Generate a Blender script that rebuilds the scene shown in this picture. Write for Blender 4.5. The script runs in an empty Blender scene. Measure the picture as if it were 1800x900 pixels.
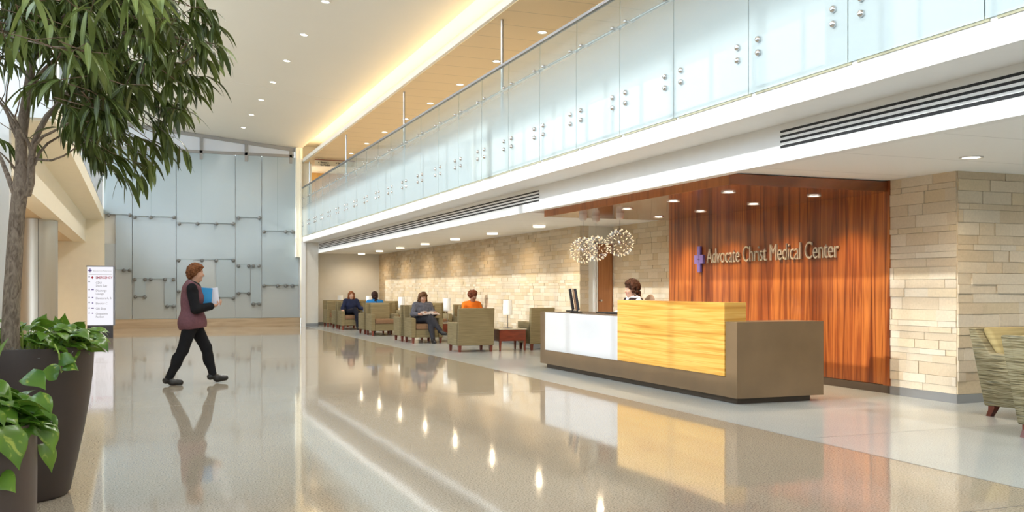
import bpy, bmesh, math, random
import numpy as np
from mathutils import Vector, Matrix, Euler
random.seed(7); np.random.seed(7)
C = bpy.context.scene.collection
PI = math.pi

# ------------------------------------------------------------------ camera geometry
FPX, CX, HY, EYE = 1692.0, 900.0, 507.5, 1.25
YAW = math.atan(658 / 1692.0)
RT = (math.cos(YAW), -math.sin(YAW)); FW = (math.sin(YAW), math.cos(YAW))
def ray(x, y):
    u = (x - CX) / FPX; v = (HY - y) / FPX
    return (FW[0] + u * RT[0], FW[1] + u * RT[1], v)
def on_z(x, y, z=0.0):
    d = ray(x, y); t = (z - EYE) / d[2]; return Vector((t * d[0], t * d[1], z))
def on_x(x, y, X):
    d = ray(x, y); t = X / d[0]; return Vector((X, t * d[1], EYE + t * d[2]))
def on_y(x, y, Y):
    d = ray(x, y); t = Y / d[1]; return Vector((t * d[0], Y, EYE + t * d[2]))

# ------------------------------------------------------------------ materials
def new_mat(name):
    m = bpy.data.materials.new(name); m.use_nodes = True
    nt = m.node_tree; b = nt.nodes['Principled BSDF']
    return m, nt, b
def N(nt, t, **kw):
    n = nt.nodes.new(t)
    for k, v in kw.items():
        if k.startswith('i_'): n.inputs[k[2:].replace('_', ' ')].default_value = v
        else: setattr(n, k, v)
    return n
def ramp(nt, stops):
    r = nt.nodes.new('ShaderNodeValToRGB'); e = r.color_ramp.elements
    while len(e) < len(stops): e.new(0.5)
    for k, (p, c) in enumerate(stops):
        e[k].position = p; e[k].color = (*c, 1)
    return r
def plain(name, col, rough=0.5, metal=0.0, spec=0.5, noise=0.06, nscale=6.0, coat=0.0, bump=0.0, bscale=60.0, emit=None, es=0.0):
    m, nt, b = new_mat(name)
    b.inputs['Roughness'].default_value = rough; b.inputs['Metallic'].default_value = metal
    b.inputs['Specular IOR Level'].default_value = spec; b.inputs['Coat Weight'].default_value = coat
    if noise > 0:
        tc = N(nt, 'ShaderNodeTexCoord'); n = N(nt, 'ShaderNodeTexNoise'); n.inputs['Scale'].default_value = nscale; n.inputs['Detail'].default_value = 4
        nt.links.new(tc.outputs['Object'], n.inputs['Vector'])
        r = ramp(nt, [(0.25, tuple(c * (1 - noise) for c in col)), (0.75, tuple(min(1, c * (1 + noise)) for c in col))])
        nt.links.new(n.outputs['Fac'], r.inputs['Fac']); nt.links.new(r.outputs['Color'], b.inputs['Base Color'])
    else: b.inputs['Base Color'].default_value = (*col, 1)
    if bump > 0:
        tc = N(nt, 'ShaderNodeTexCoord'); n2 = N(nt, 'ShaderNodeTexNoise'); n2.inputs['Scale'].default_value = bscale
        bp = N(nt, 'ShaderNodeBump'); bp.inputs['Strength'].default_value = bump; bp.inputs['Distance'].default_value = 0.01
        nt.links.new(tc.outputs['Object'], n2.inputs['Vector']); nt.links.new(n2.outputs['Fac'], bp.inputs['Height']); nt.links.new(bp.outputs['Normal'], b.inputs['Normal'])
    if emit: b.inputs['Emission Color'].default_value = (*emit, 1); b.inputs['Emission Strength'].default_value = es
    return m
def streaked(name, stops, scale, rough=0.35, coat=0.0, detail=6, dist=1.5, spec=0.5, second=None):
    """wood / woven grain: noise stretched by the object-space scale given"""
    m, nt, b = new_mat(name)
    tc = N(nt, 'ShaderNodeTexCoord'); mp = N(nt, 'ShaderNodeMapping'); mp.inputs['Scale'].default_value = scale
    n = N(nt, 'ShaderNodeTexNoise'); n.inputs['Scale'].default_value = 1.0; n.inputs['Detail'].default_value = detail; n.inputs['Distortion'].default_value = dist
    nt.links.new(tc.outputs['Object'], mp.inputs['Vector']); nt.links.new(mp.outputs['Vector'], n.inputs['Vector'])
    r = ramp(nt, stops); nt.links.new(n.outputs['Fac'], r.inputs['Fac'])
    out = r.outputs['Color']
    if second:
        mp2 = N(nt, 'ShaderNodeMapping'); mp2.inputs['Scale'].default_value = second
        n2 = N(nt, 'ShaderNodeTexNoise'); n2.inputs['Scale'].default_value = 1.0; n2.inputs['Detail'].default_value = 3
        nt.links.new(tc.outputs['Object'], mp2.inputs['Vector']); nt.links.new(mp2.outputs['Vector'], n2.inputs['Vector'])
        r2 = ramp(nt, [(0.3, (0.62, 0.58, 0.55)), (0.7, (1, 1, 1))]); nt.links.new(n2.outputs['Fac'], r2.inputs['Fac'])
        mx = N(nt, 'ShaderNodeMix', data_type='RGBA', blend_type='MULTIPLY'); mx.inputs['Factor'].default_value = 1.0
        nt.links.new(out, mx.inputs['A']); nt.links.new(r2.outputs['Color'], mx.inputs['B']); out = mx.outputs['Result']
    nt.links.new(out, b.inputs['Base Color'])
    b.inputs['Roughness'].default_value = rough; b.inputs['Coat Weight'].default_value = coat; b.inputs['Coat Roughness'].default_value = 0.08
    b.inputs['Specular IOR Level'].default_value = spec
    return m
def terrazzo(name, lo, hi, chip, rough, spec=0.6, coat=0.0):
    m, nt, b = new_mat(name)
    tc = N(nt, 'ShaderNodeTexCoord')
    n = N(nt, 'ShaderNodeTexNoise'); n.inputs['Scale'].default_value = 95; n.inputs['Detail'].default_value = 2
    nt.links.new(tc.outputs['Object'], n.inputs['Vector'])
    r = ramp(nt, [(0.36, chip), (0.46, lo), (0.62, hi)]); nt.links.new(n.outputs['Fac'], r.inputs['Fac'])
    n2 = N(nt, 'ShaderNodeTexNoise'); n2.inputs['Scale'].default_value = 0.7; n2.inputs['Detail'].default_value = 3
    nt.links.new(tc.outputs['Object'], n2.inputs['Vector'])
    r2 = ramp(nt, [(0.3, (0.9, 0.9, 0.9)), (0.7, (1, 1, 1))]); nt.links.new(n2.outputs['Fac'], r2.inputs['Fac'])
    mx = N(nt, 'ShaderNodeMix', data_type='RGBA', blend_type='MULTIPLY'); mx.inputs['Factor'].default_value = 1.0
    nt.links.new(r.outputs['Color'], mx.inputs['A']); nt.links.new(r2.outputs['Color'], mx.inputs['B'])
    nt.links.new(mx.outputs['Result'], b.inputs['Base Color'])
    b.inputs['Roughness'].default_value = rough; b.inputs['Specular IOR Level'].default_value = spec
    b.inputs['Coat Weight'].default_value = coat; b.inputs['Coat Roughness'].default_value = 0.03
    n3 = N(nt, 'ShaderNodeTexNoise'); n3.inputs['Scale'].default_value = 1.3; n3.inputs['Detail'].default_value = 2
    nt.links.new(tc.outputs['Object'], n3.inputs['Vector'])
    bp = N(nt, 'ShaderNodeBump'); bp.inputs['Strength'].default_value = 0.05; bp.inputs['Distance'].default_value = 0.02
    nt.links.new(n3.outputs['Fac'], bp.inputs['Height']); nt.links.new(bp.outputs['Normal'], b.inputs['Normal']); nt.links.new(bp.outputs['Normal'], b.inputs['Coat Normal'])
    return m
def attr_mat(name, rough=0.7, bump=0.25, bscale=40):
    m, nt, b = new_mat(name)
    at = N(nt, 'ShaderNodeVertexColor'); at.layer_name = 'stone'
    tc = N(nt, 'ShaderNodeTexCoord'); n = N(nt, 'ShaderNodeTexNoise'); n.inputs['Scale'].default_value = bscale; n.inputs['Detail'].default_value = 5
    nt.links.new(tc.outputs['Object'], n.inputs['Vector'])
    r = ramp(nt, [(0.2, (0.86, 0.86, 0.86)), (0.8, (1, 1, 1))]); nt.links.new(n.outputs['Fac'], r.inputs['Fac'])
    mx = N(nt, 'ShaderNodeMix', data_type='RGBA', blend_type='MULTIPLY'); mx.inputs['Factor'].default_value = 1.0
    nt.links.new(at.outputs['Color'], mx.inputs['A']); nt.links.new(r.outputs['Color'], mx.inputs['B']); nt.links.new(mx.outputs['Result'], b.inputs['Base Color'])
    bp = N(nt, 'ShaderNodeBump'); bp.inputs['Strength'].default_value = bump; bp.inputs['Distance'].default_value = 0.004
    nt.links.new(n.outputs['Fac'], bp.inputs['Height']); nt.links.new(bp.outputs['Normal'], b.inputs['Normal'])
    b.inputs['Roughness'].default_value = rough; b.inputs['Specular IOR Level'].default_value = 0.3
    return m
def clear_glass(name, tint=(0.95, 0.98, 1.0), gloss=0.12):
    m, nt, b = new_mat(name); nt.nodes.remove(b); out = nt.nodes['Material Output']
    t = N(nt, 'ShaderNodeBsdfTransparent'); t.inputs['Color'].default_value = (*tint, 1)
    g = N(nt, 'ShaderNodeBsdfGlossy'); g.inputs['Roughness'].default_value = 0.02
    mx = N(nt, 'ShaderNodeMixShader'); mx.inputs[0].default_value = gloss
    nt.links.new(t.outputs[0], mx.inputs[1]); nt.links.new(g.outputs[0], mx.inputs[2]); nt.links.new(mx.outputs[0], out.inputs['Surface'])
    return m
def balustrade_glass(name):
    """laminated glass whose frosted interlayer thins out above the handrail height"""
    m, nt, b = new_mat(name); nt.nodes.remove(b); out = nt.nodes['Material Output']
    tc = N(nt, 'ShaderNodeTexCoord'); sp = N(nt, 'ShaderNodeSeparateXYZ'); nt.links.new(tc.outputs['Object'], sp.inputs[0])
    mr = N(nt, 'ShaderNodeMapRange'); mr.inputs['From Min'].default_value = 0.75; mr.inputs['From Max'].default_value = 1.45
    mr.inputs['To Min'].default_value = 0.84; mr.inputs['To Max'].default_value = 0.18
    nt.links.new(sp.outputs['Z'], mr.inputs['Value'])
    t = N(nt, 'ShaderNodeBsdfTransparent'); t.inputs['Color'].default_value = (0.86, 0.93, 0.90, 1)
    d = N(nt, 'ShaderNodeBsdfDiffuse'); d.inputs['Color'].default_value = (0.42, 0.50, 0.52, 1)
    g = N(nt, 'ShaderNodeBsdfGlossy'); g.inputs['Roughness'].default_value = 0.03
    m1 = N(nt, 'ShaderNodeMixShader'); nt.links.new(mr.outputs[0], m1.inputs[0]); nt.links.new(t.outputs[0], m1.inputs[1]); nt.links.new(d.outputs[0], m1.inputs[2])
    lw = N(nt, 'ShaderNodeFresnel'); lw.inputs['IOR'].default_value = 1.5
    m2 = N(nt, 'ShaderNodeMixShader'); nt.links.new(lw.outputs[0], m2.inputs[0]); nt.links.new(m1.outputs[0], m2.inputs[1]); nt.links.new(g.outputs[0], m2.inputs[2])
    ge = N(nt, 'ShaderNodeNewGeometry'); t2 = N(nt, 'ShaderNodeBsdfTransparent')      # the exit face of the pane adds nothing
    m3 = N(nt, 'ShaderNodeMixShader'); nt.links.new(ge.outputs['Backfacing'], m3.inputs[0]); nt.links.new(m2.outputs[0], m3.inputs[1]); nt.links.new(t2.outputs[0], m3.inputs[2])
    nt.links.new(m3.outputs[0], out.inputs['Surface'])
    return m
def glow(name, col, s):
    m, nt, b = new_mat(name); nt.nodes.remove(b); out = nt.nodes['Material Output']
    e = N(nt, 'ShaderNodeEmission'); e.inputs['Color'].default_value = (*col, 1); e.inputs['Strength'].default_value = s
    nt.links.new(e.outputs[0], out.inputs['Surface']); return m
def leaf_mat(name, dark, light, spot=None, sscale=14.0, trans=0.25, rough=0.35):
    m, nt, b = new_mat(name)
    tc = N(nt, 'ShaderNodeTexCoord'); n = N(nt, 'ShaderNodeTexNoise'); n.inputs['Scale'].default_value = 5.0
    nt.links.new(tc.outputs['Object'], n.inputs['Vector'])
    r = ramp(nt, [(0.3, dark), (0.7, light)]); nt.links.new(n.outputs['Fac'], r.inputs['Fac']); col = r.outputs['Color']
    if spot:
        n2 = N(nt, 'ShaderNodeTexNoise'); n2.inputs['Scale'].default_value = sscale; n2.inputs['Detail'].default_value = 3; n2.inputs['Distortion'].default_value = 1.0
        nt.links.new(tc.outputs['Object'], n2.inputs['Vector'])
        r2 = ramp(nt, [(0.61, (0, 0, 0)), (0.72, (1, 1, 1))]); nt.links.new(n2.outputs['Fac'], r2.inputs['Fac'])
        mx = N(nt, 'ShaderNodeMix', data_type='RGBA'); nt.links.new(r2.outputs['Color'], mx.inputs['Factor'])
        nt.links.new(col, mx.inputs['A']); mx.inputs['B'].default_value = (*spot, 1); col = mx.outputs['Result']
    nt.links.new(col, b.inputs['Base Color']); b.inputs['Roughness'].default_value = rough
    tr = N(nt, 'ShaderNodeBsdfTranslucent'); nt.links.new(col, tr.inputs['Color'])
    ms = N(nt, 'ShaderNodeMixShader'); ms.inputs[0].default_value = trans
    out = nt.nodes['Material Output']
    nt.links.new(b.outputs[0], ms.inputs[1]); nt.links.new(tr.outputs[0], ms.inputs[2]); nt.links.new(ms.outputs[0], out.inputs['Surface'])
    return m
def planks(name, col, pitch, rough=0.6, axis='Y', joint=0.82):
    """ceiling boards: thin joints across one axis (real gaps between boards, drawn in the material)"""
    m, nt, b = new_mat(name)
    tc = N(nt, 'ShaderNodeTexCoord'); sp = N(nt, 'ShaderNodeSeparateXYZ'); nt.links.new(tc.outputs['Object'], sp.inputs[0])
    dv = N(nt, 'ShaderNodeMath', operation='DIVIDE'); nt.links.new(sp.outputs[axis], dv.inputs[0]); dv.inputs[1].default_value = pitch
    fr = N(nt, 'ShaderNodeMath', operation='FRACT'); nt.links.new(dv.outputs[0], fr.inputs[0])
    lt = N(nt, 'ShaderNodeMath', operation='LESS_THAN'); nt.links.new(fr.outputs[0], lt.inputs[0]); lt.inputs[1].default_value = 0.02 / pitch
    mx = N(nt, 'ShaderNodeMix', data_type='RGBA'); nt.links.new(lt.outputs[0], mx.inputs['Factor'])
    mx.inputs['A'].default_value = (*col, 1); mx.inputs['B'].default_value = (*[c * joint for c in col], 1)
    nt.links.new(mx.outputs['Result'], b.inputs['Base Color']); b.inputs['Roughness'].default_value = rough
    return m

M = {}
M['floor'] = terrazzo('beige_terrazzo', (0.48, 0.41, 0.315), (0.60, 0.525, 0.42), (0.27, 0.22, 0.165), 0.055, 0.8)
M['floor_white'] = terrazzo('white_terrazzo', (0.58, 0.62, 0.615), (0.66, 0.695, 0.685), (0.50, 0.53, 0.52), 0.13, 0.35)
M['joint'] = plain('divider_strip', (0.22, 0.2, 0.18), 0.4)
M['white'] = plain('white_paint', (0.82, 0.82, 0.81), 0.5, noise=0.015)
M['white_gloss'] = plain('white_gloss', (0.58, 0.60, 0.63), 0.12, coat=0.6, noise=0.0)
M['offwhite'] = plain('offwhite_wall', (0.72, 0.70, 0.64), 0.6, noise=0.02)
M['cream'] = plain('cream_wall', (0.92, 0.87, 0.72), 0.6, noise=0.02)
M['tan'] = plain('tan_wall', (0.74, 0.59, 0.39), 0.6, noise=0.02)
M['palewall'] = plain('pale_grey_wall', (0.72, 0.73, 0.72), 0.6, noise=0.02)
M['ceil'] = plain('ceiling_plaster', (0.70, 0.66, 0.585), 0.7, noise=0.012, nscale=0.6)
M['ceil_low'] = planks('lounge_ceiling_boards', (0.87, 0.87, 0.86), 1.22, joint=0.8)
M['ceil_up'] = planks('upper_ceiling_boards', (0.80, 0.62, 0.38), 0.75, joint=0.72)
M['cove'] = plain('cove_white', (0.85, 0.82, 0.76), 0.6, noise=0.0)
M['dark'] = plain('dark_void', (0.012, 0.012, 0.014), 0.6, noise=0)
M['stone'] = attr_mat('split_stone')
M['ledge'] = streaked('ledge_stone', [(0.3, (0.40, 0.29, 0.18)), (0.7, (0.56, 0.43, 0.28))], (0.6, 0.6, 6), 0.3)
M['basegrey'] = plain('grey_base', (0.30, 0.31, 0.32), 0.35, metal=0.4, noise=0.02)
M['darkbase'] = plain('dark_base', (0.10, 0.075, 0.055), 0.4, noise=0.05)
M['wood_red'] = streaked('teak_veneer', [(0.30, (0.13, 0.026, 0.008)), (0.46, (0.34, 0.085, 0.020)), (0.60, (0.62, 0.20, 0.042)), (0.75, (0.29, 0.066, 0.015))], (1.0, 9.0, 0.35), 0.28, 0.35, second=(1, 1.6, 0.12))
M['wood_canopy'] = streaked('teak_canopy', [(0.30, (0.11, 0.028, 0.010)), (0.5, (0.32, 0.09, 0.028)), (0.7, (0.20, 0.05, 0.016))], (0.5, 7.0, 0.5), 0.16, 0.7)
M['wood_gold'] = streaked('golden_veneer', [(0.28, (0.46, 0.20, 0.030)), (0.45, (0.66, 0.35, 0.065)), (0.60, (0.76, 0.47, 0.12)), (0.75, (0.54, 0.255, 0.045))], (0.4, 0.55, 21.0), 0.18, 0.6, dist=1.3)
M['wood_door'] = streaked('door_veneer', [(0.3, (0.34, 0.13, 0.045)), (0.7, (0.50, 0.21, 0.075))], (9, 9, 0.5), 0.35, 0.2)
M['wood_orange'] = streaked('orange_veneer', [(0.3, (0.52, 0.24, 0.05)), (0.7, (0.62, 0.31, 0.08))], (4, 4, 0.5), 0.4)
M['desk'] = plain('bronze_laminate', (0.19, 0.125, 0.068), 0.33, noise=0.12, nscale=2.5)
M['desk_toe'] = plain('bronze_toe_kick', (0.07, 0.048, 0.032), 0.5, noise=0.05)
M['worktop'] = plain('dark_worktop', (0.10, 0.07, 0.05), 0.3, noise=0.05)
M['fabric'] = streaked('olive_weave', [(0.35, (0.215, 0.170, 0.090)), (0.65, (0.275, 0.222, 0.122))], (3, 3, 60), 0.85, detail=4, dist=0.4, spec=0.2)
M['cushion'] = plain('brown_seat', (0.235, 0.135, 0.075), 0.7, noise=0.08, nscale=30, spec=0.2)
M['leg'] = streaked('cherry_leg', [(0.3, (0.12, 0.022, 0.012)), (0.7, (0.22, 0.045, 0.022))], (10, 10, 1), 0.3, 0.3)
M['table_wood'] = streaked('cherry_table', [(0.3, (0.15, 0.028, 0.014)), (0.7, (0.27, 0.055, 0.024))], (2, 2, 14), 0.3, 0.3)
M['table_top'] = plain('table_stone_top', (0.62, 0.57, 0.45), 0.25, noise=0.05)
M['stripe'] = streaked('striped_weave', [(0.30, (0.035, 0.036, 0.022)), (0.44, (0.18, 0.145, 0.075)), (0.56, (0.34, 0.30, 0.19)), (0.66, (0.10, 0.09, 0.055)), (0.78, (0.38, 0.37, 0.31))], (2.6, 2.6, 84), 0.8, detail=3, dist=0.6, spec=0.2)
M['stripe_in'] = streaked('golden_weave', [(0.3, (0.24, 0.185, 0.075)), (0.7, (0.40, 0.32, 0.15))], (2, 2, 40), 0.75, detail=3, dist=0.5, spec=0.3)
M['steel'] = plain('brushed_steel', (0.52, 0.52, 0.52), 0.3, metal=1.0, noise=0.03)
M['steel_dark'] = plain('dark_steel', (0.20, 0.20, 0.21), 0.35, metal=0.8, noise=0.03)
M['steel_mid'] = plain('satin_steel', (0.17, 0.18, 0.18), 0.45, metal=0.2, noise=0.0)
M['frost_sky'] = plain('frosted_high_pane', (0.66, 0.69, 0.75), 0.2, noise=0.02, nscale=0.5)
M['chrome'] = plain('polished_steel', (0.66, 0.66, 0.67), 0.16, metal=1.0, noise=0.0)
M['column_metal'] = streaked('column_cladding', [(0.3, (0.42, 0.40, 0.34)), (0.7, (0.52, 0.50, 0.44))], (2, 2, 0.2), 0.35)
for k in ('column_metal',):
    M[k].node_tree.nodes['Principled BSDF'].inputs['Metallic'].default_value = 0.6
M['frame_grey'] = plain('window_frame_grey', (0.30, 0.29, 0.28), 0.45, metal=0.3, noise=0.02)
M['khaki'] = plain('glazing_channel', (0.40, 0.38, 0.25), 0.4, noise=0.03)
M['glass'] = clear_glass('clear_glazing')
M['railglass'] = balustrade_glass('frosted_balustrade_glass')
M['frost'] = plain('frosted_panel', (0.38, 0.45, 0.485), 0.14, noise=0.03, nscale=0.5, spec=0.6)
M['frost2'] = plain('frosted_panel_lower', (0.44, 0.475, 0.475), 0.12, noise=0.05, nscale=0.5, spec=0.6)
M['frost_edge'] = plain('glass_edge', (0.30, 0.37, 0.38), 0.2, noise=0)
M['lamp_on'] = glow('downlight_lens', (1.0, 0.93, 0.80), 9.0)
M['lamp_warm'] = glow('warm_lens', (1.0, 0.86, 0.64), 2.6)
M['cove_glow'] = glow('cove_strip', (1.0, 0.72, 0.36), 10.0)
M['led'] = glow('pendant_led', (1.0, 0.80, 0.50), 1.3)
M['shade'] = plain('lamp_shade', (0.86, 0.86, 0.82), 0.7, noise=0.02, emit=(1, 0.97, 0.9), es=0.12)
M['trimring'] = plain('trim_ring', (0.72, 0.70, 0.66), 0.35, noise=0)
M['sign_face'] = glow('sign_lightbox', (0.95, 0.94, 1.0), 0.95)
M['sign_dark'] = plain('sign_base', (0.03, 0.025, 0.028), 0.35, noise=0.05)
M['ink_grey'] = plain('ink_grey', (0.20, 0.20, 0.24), 0.6, noise=0)
M['ink_light'] = plain('ink_light', (0.52, 0.52, 0.58), 0.6, noise=0)
M['ink_red'] = plain('ink_red', (0.55, 0.02, 0.07), 0.6, noise=0)
M['ink_blue'] = plain('ink_blue', (0.16, 0.12, 0.50), 0.6, noise=0)
M['ink_black'] = plain('ink_black', (0.03, 0.025, 0.02), 0.6, noise=0)
M['letters'] = plain('champagne_metal', (0.66, 0.61, 0.50), 0.3, metal=0.55, noise=0)
M['violet'] = plain('violet_enamel', (0.22, 0.17, 0.52), 0.35, noise=0.02)
M['violet_dark'] = plain('violet_gap', (0.03, 0.012, 0.03), 0.5, noise=0)
M['sign_cream'] = plain('hanging_sign_face', (0.62, 0.53, 0.36), 0.5, noise=0)
M['sign_edge'] = plain('hanging_sign_edge', (0.20, 0.04, 0.02), 0.5, noise=0)
M['pot_big'] = plain('planter_brown', (0.052, 0.037, 0.032), 0.5, noise=0.08, nscale=9)
M['pot_small'] = plain('planter_taupe', (0.085, 0.062, 0.055), 0.42, noise=0.06, nscale=9)
M['moss'] = plain('spanish_moss', (0.22, 0.23, 0.22), 0.9, noise=0.6, nscale=60, bump=0.8, bscale=80)
M['bark'] = streaked('bark', [(0.3, (0.15, 0.105, 0.075)), (0.7, (0.40, 0.31, 0.235))], (38, 38, 16), 0.85, detail=6)
M['twig'] = plain('twig', (0.20, 0.125, 0.08), 0.8, noise=0.2, nscale=20)
M['ficus'] = leaf_mat('ficus_leaf', (0.036, 0.056, 0.010), (0.130, 0.165, 0.030))
M['ficus_light'] = leaf_mat('ficus_leaf_young', (0.13, 0.18, 0.040), (0.26, 0.31, 0.085))
M['rib'] = plain('leaf_midrib', (0.26, 0.33, 0.11), 0.5, noise=0)
M['pothos'] = leaf_mat('pothos_leaf', (0.060, 0.165, 0.016), (0.20, 0.36, 0.04), (0.46, 0.55, 0.10), 15.0, 0.22, 0.28)
M['stem'] = plain('pothos_stem', (0.30, 0.42, 0.07), 0.5, noise=0.1)
M['blacktech'] = plain('black_plastic', (0.015, 0.015, 0.018), 0.3, noise=0)
M['screen_reflection'] = plain('painted_wood_reflection', (0.30, 0.13, 0.06), 0.25, noise=0.05)  # reflection of the brown wood, painted into the screen colour

# ------------------------------------------------------------------ mesh building
class MB:
    def __init__(s): s.v = []; s.f = []; s.mi = []
    def add(s, vs, fs, mi=0):
        b = len(s.v); s.v += [tuple(v) for v in vs]; s.f += [tuple(b + i for i in f) for f in fs]; s.mi += [mi] * len(fs); return s
    def box(s, x0, x1, y0, y1, z0, z1, mi=0, mat=None):
        vs = [(x0, y0, z0), (x1, y0, z0), (x1, y1, z0), (x0, y1, z0), (x0, y0, z1), (x1, y0, z1), (x1, y1, z1), (x0, y1, z1)]
        if mat is not None: vs = [mat @ Vector(v) for v in vs]
        return s.add(vs, [(0, 3, 2, 1), (4, 5, 6, 7), (0, 1, 5, 4), (1, 2, 6, 5), (2, 3, 7, 6), (3, 0, 4, 7)], mi)
    def rbox(s, x0, x1, y0, y1, z0, z1, r=0.02, seg=3, mi=0, mat=None):
        bm = bmesh.new(); bmesh.ops.create_cube(bm, size=1)
        for v in bm.verts: v.co = Vector((x0 + (v.co.x + .5) * (x1 - x0), y0 + (v.co.y + .5) * (y1 - y0), z0 + (v.co.z + .5) * (z1 - z0)))
        bmesh.ops.bevel(bm, geom=bm.edges[:], offset=r, segments=seg, profile=0.5, affect='EDGES')
        return s.bm(bm, mi, mat)
    def bm(s, bm, mi=0, mat=None):
        bm.verts.ensure_lookup_table(); bm.verts.index_update()
        s.add([(mat @ v.co) if mat is not None else v.co.copy() for v in bm.verts], [[v.index for v in f.verts] for f in bm.faces], mi); bm.free(); return s
    def lathe(s, prof, n=24, c=(0, 0, 0), mi=0, mat=None, cap=True):
        vs = []; fs = []
        for r, z in prof:
            for k in range(n):
                a = 2 * PI * k / n; vs.append((c[0] + r * math.cos(a), c[1] + r * math.sin(a), c[2] + z))
        for i in range(len(prof) - 1):
            for k in range(n):
                k2 = (k + 1) % n; fs.append((i * n + k, i * n + k2, (i + 1) * n + k2, (i + 1) * n + k))
        if cap: fs.append(tuple(reversed(range(n)))); fs.append(tuple((len(prof) - 1) * n + k for k in range(n)))
        if mat is not None: vs = [mat @ Vector(v) for v in vs]
        return s.add(vs, fs, mi)
    def tube(s, pts, rad, n=8, mi=0):
        pts = [Vector(p) for p in pts]; rad = rad if hasattr(rad, '__len__') else [rad] * len(pts)
        vs = []; fs = []; up = None
        for i, p in enumerate(pts):
            t = (pts[min(i + 1, len(pts) - 1)] - pts[max(i - 1, 0)]).normalized()
            if up is None: up = t.orthogonal().normalized()
            up = (up - t * up.dot(t)); up = up.normalized() if up.length > 1e-6 else t.orthogonal().normalized()
            w = t.cross(up)
            for k in range(n):
                a = 2 * PI * k / n; vs.append(p + (up * math.cos(a) + w * math.sin(a)) * rad[i])
        for i in range(len(pts) - 1):
            for k in range(n):
                k2 = (k + 1) % n; fs.append((i * n + k, i * n + k2, (i + 1) * n + k2, (i + 1) * n + k))
        fs.append(tuple(reversed(range(n)))); fs.append(tuple((len(pts) - 1) * n + k for k in range(n)))
        return s.add(vs, fs, mi)
    def prism(s, poly, a, b, axis='X', mi=0, mat=None):
        """polygon given in the two other axes, extruded from a to b along axis"""
        n = len(poly)
        def put(p, t): return {'X': (t, p[0], p[1]), 'Y': (p[0], t, p[1]), 'Z': (p[0], p[1], t)}[axis]
        vs = [put(p, a) for p in poly] + [put(p, b) for p in poly]
        if mat is not None: vs = [mat @ Vector(v) for v in vs]
        fs = [tuple(range(n)), tuple(reversed(range(n, 2 * n)))] + [(i, n + i, n + (i + 1) % n, (i + 1) % n) for i in range(n)]
        return s.add(vs, fs, mi)
    def build(s, name, mats, parent=None, loc=(0, 0, 0), smooth=False, fixn=True, rot=None):
        me = bpy.data.meshes.new(name); me.from_pydata([tuple(v) for v in s.v], [], s.f)
        mats = mats if isinstance(mats, (list, tuple)) else [mats]
        for m in mats: me.materials.append(m)
        me.polygons.foreach_set('material_index', s.mi)
        if fixn:
            bm = bmesh.new(); bm.from_mesh(me); bmesh.ops.recalc_face_normals(bm, faces=bm.faces[:]); bm.to_mesh(me); bm.free()
        if smooth:
            me.polygons.foreach_set('use_smooth', [True] * len(me.polygons))
            if smooth != 'full': me.set_sharp_from_angle(angle=math.radians(42))
        me.update(); o = bpy.data.objects.new(name, me); C.objects.link(o); o.location = loc
        if rot: o.rotation_euler = rot
        if parent is not None: o.parent = parent
        return o
def tag(o, label=None, cat=None, group=None, kind=None):
    if label: o['label'] = label
    if cat: o['category'] = cat
    if group: o['group'] = group
    if kind: o['kind'] = kind
    return o
def thing(name, label, cat, loc=(0, 0, 0), rz=0.0, group=None):
    o = bpy.data.objects.new(name, None); C.objects.link(o); o.empty_display_size = 0.1
    o.location = loc; o.rotation_euler = (0, 0, rz); return tag(o, label, cat, group)
def struct(name, mb, mats, label=None, cat=None, **k):
    o = mb.build(name, mats, **k); return tag(o, label, cat, kind='structure')
def kids(o): return [c for c in bpy.data.objects if c.parent is o]
def dup(root, loc, rz, label=None, group=None):
    r = root.copy(); C.objects.link(r); r.location = loc; r.rotation_euler = (0, 0, rz)
    if label: r['label'] = label
    if group: r['group'] = group
    for ch in list(root.children):
        c = ch.copy(); C.objects.link(c); c.parent = r
        for g in list(ch.children):
            d = g.copy(); C.objects.link(d); d.parent = c
    return r
def text_mb(body, size=0.1, extr=0.002, xs=1.0, align='LEFT', bevel=0.0, space=1.0, bold=0.0):
    cu = bpy.data.curves.new('t', 'FONT'); cu.body = body; cu.size = size; cu.extrude = extr; cu.align_x = align; cu.space_character = space
    cu.offset = bold; cu.resolution_u = 3
    ob = bpy.data.objects.new('t', cu); C.objects.link(ob)
    dg = bpy.context.evaluated_depsgraph_get(); me = bpy.data.meshes.new_from_object(ob.evaluated_get(dg))
    vs = [(v.co.x * xs, v.co.y, v.co.z) for v in me.vertices]; fs = [tuple(p.vertices) for p in me.polygons]
    bpy.data.objects.remove(ob); bpy.data.curves.remove(cu); bpy.data.meshes.remove(me)
    return vs, fs
ORD = ['first', 'second', 'third', 'fourth', 'fifth', 'sixth', 'seventh', 'eighth', 'ninth', 'tenth', 'eleventh', 'twelfth', 'thirteenth', 'fourteenth', 'fifteenth',
       'sixteenth', 'seventeenth', 'eighteenth', 'nineteenth', 'twentieth', 'twenty-first', 'twenty-second', 'twenty-third', 'twenty-fourth', 'twenty-fifth', 'twenty-sixth', 'twenty-seventh', 'twenty-eighth']
# ================================================================== THE SETTING
XS = 5.15          # floor stripe
XF = 5.10          # balcony edge / glass plane
XB = 5.62          # bulkhead face
Y0, Y1 = -9.0, 36.0
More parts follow.
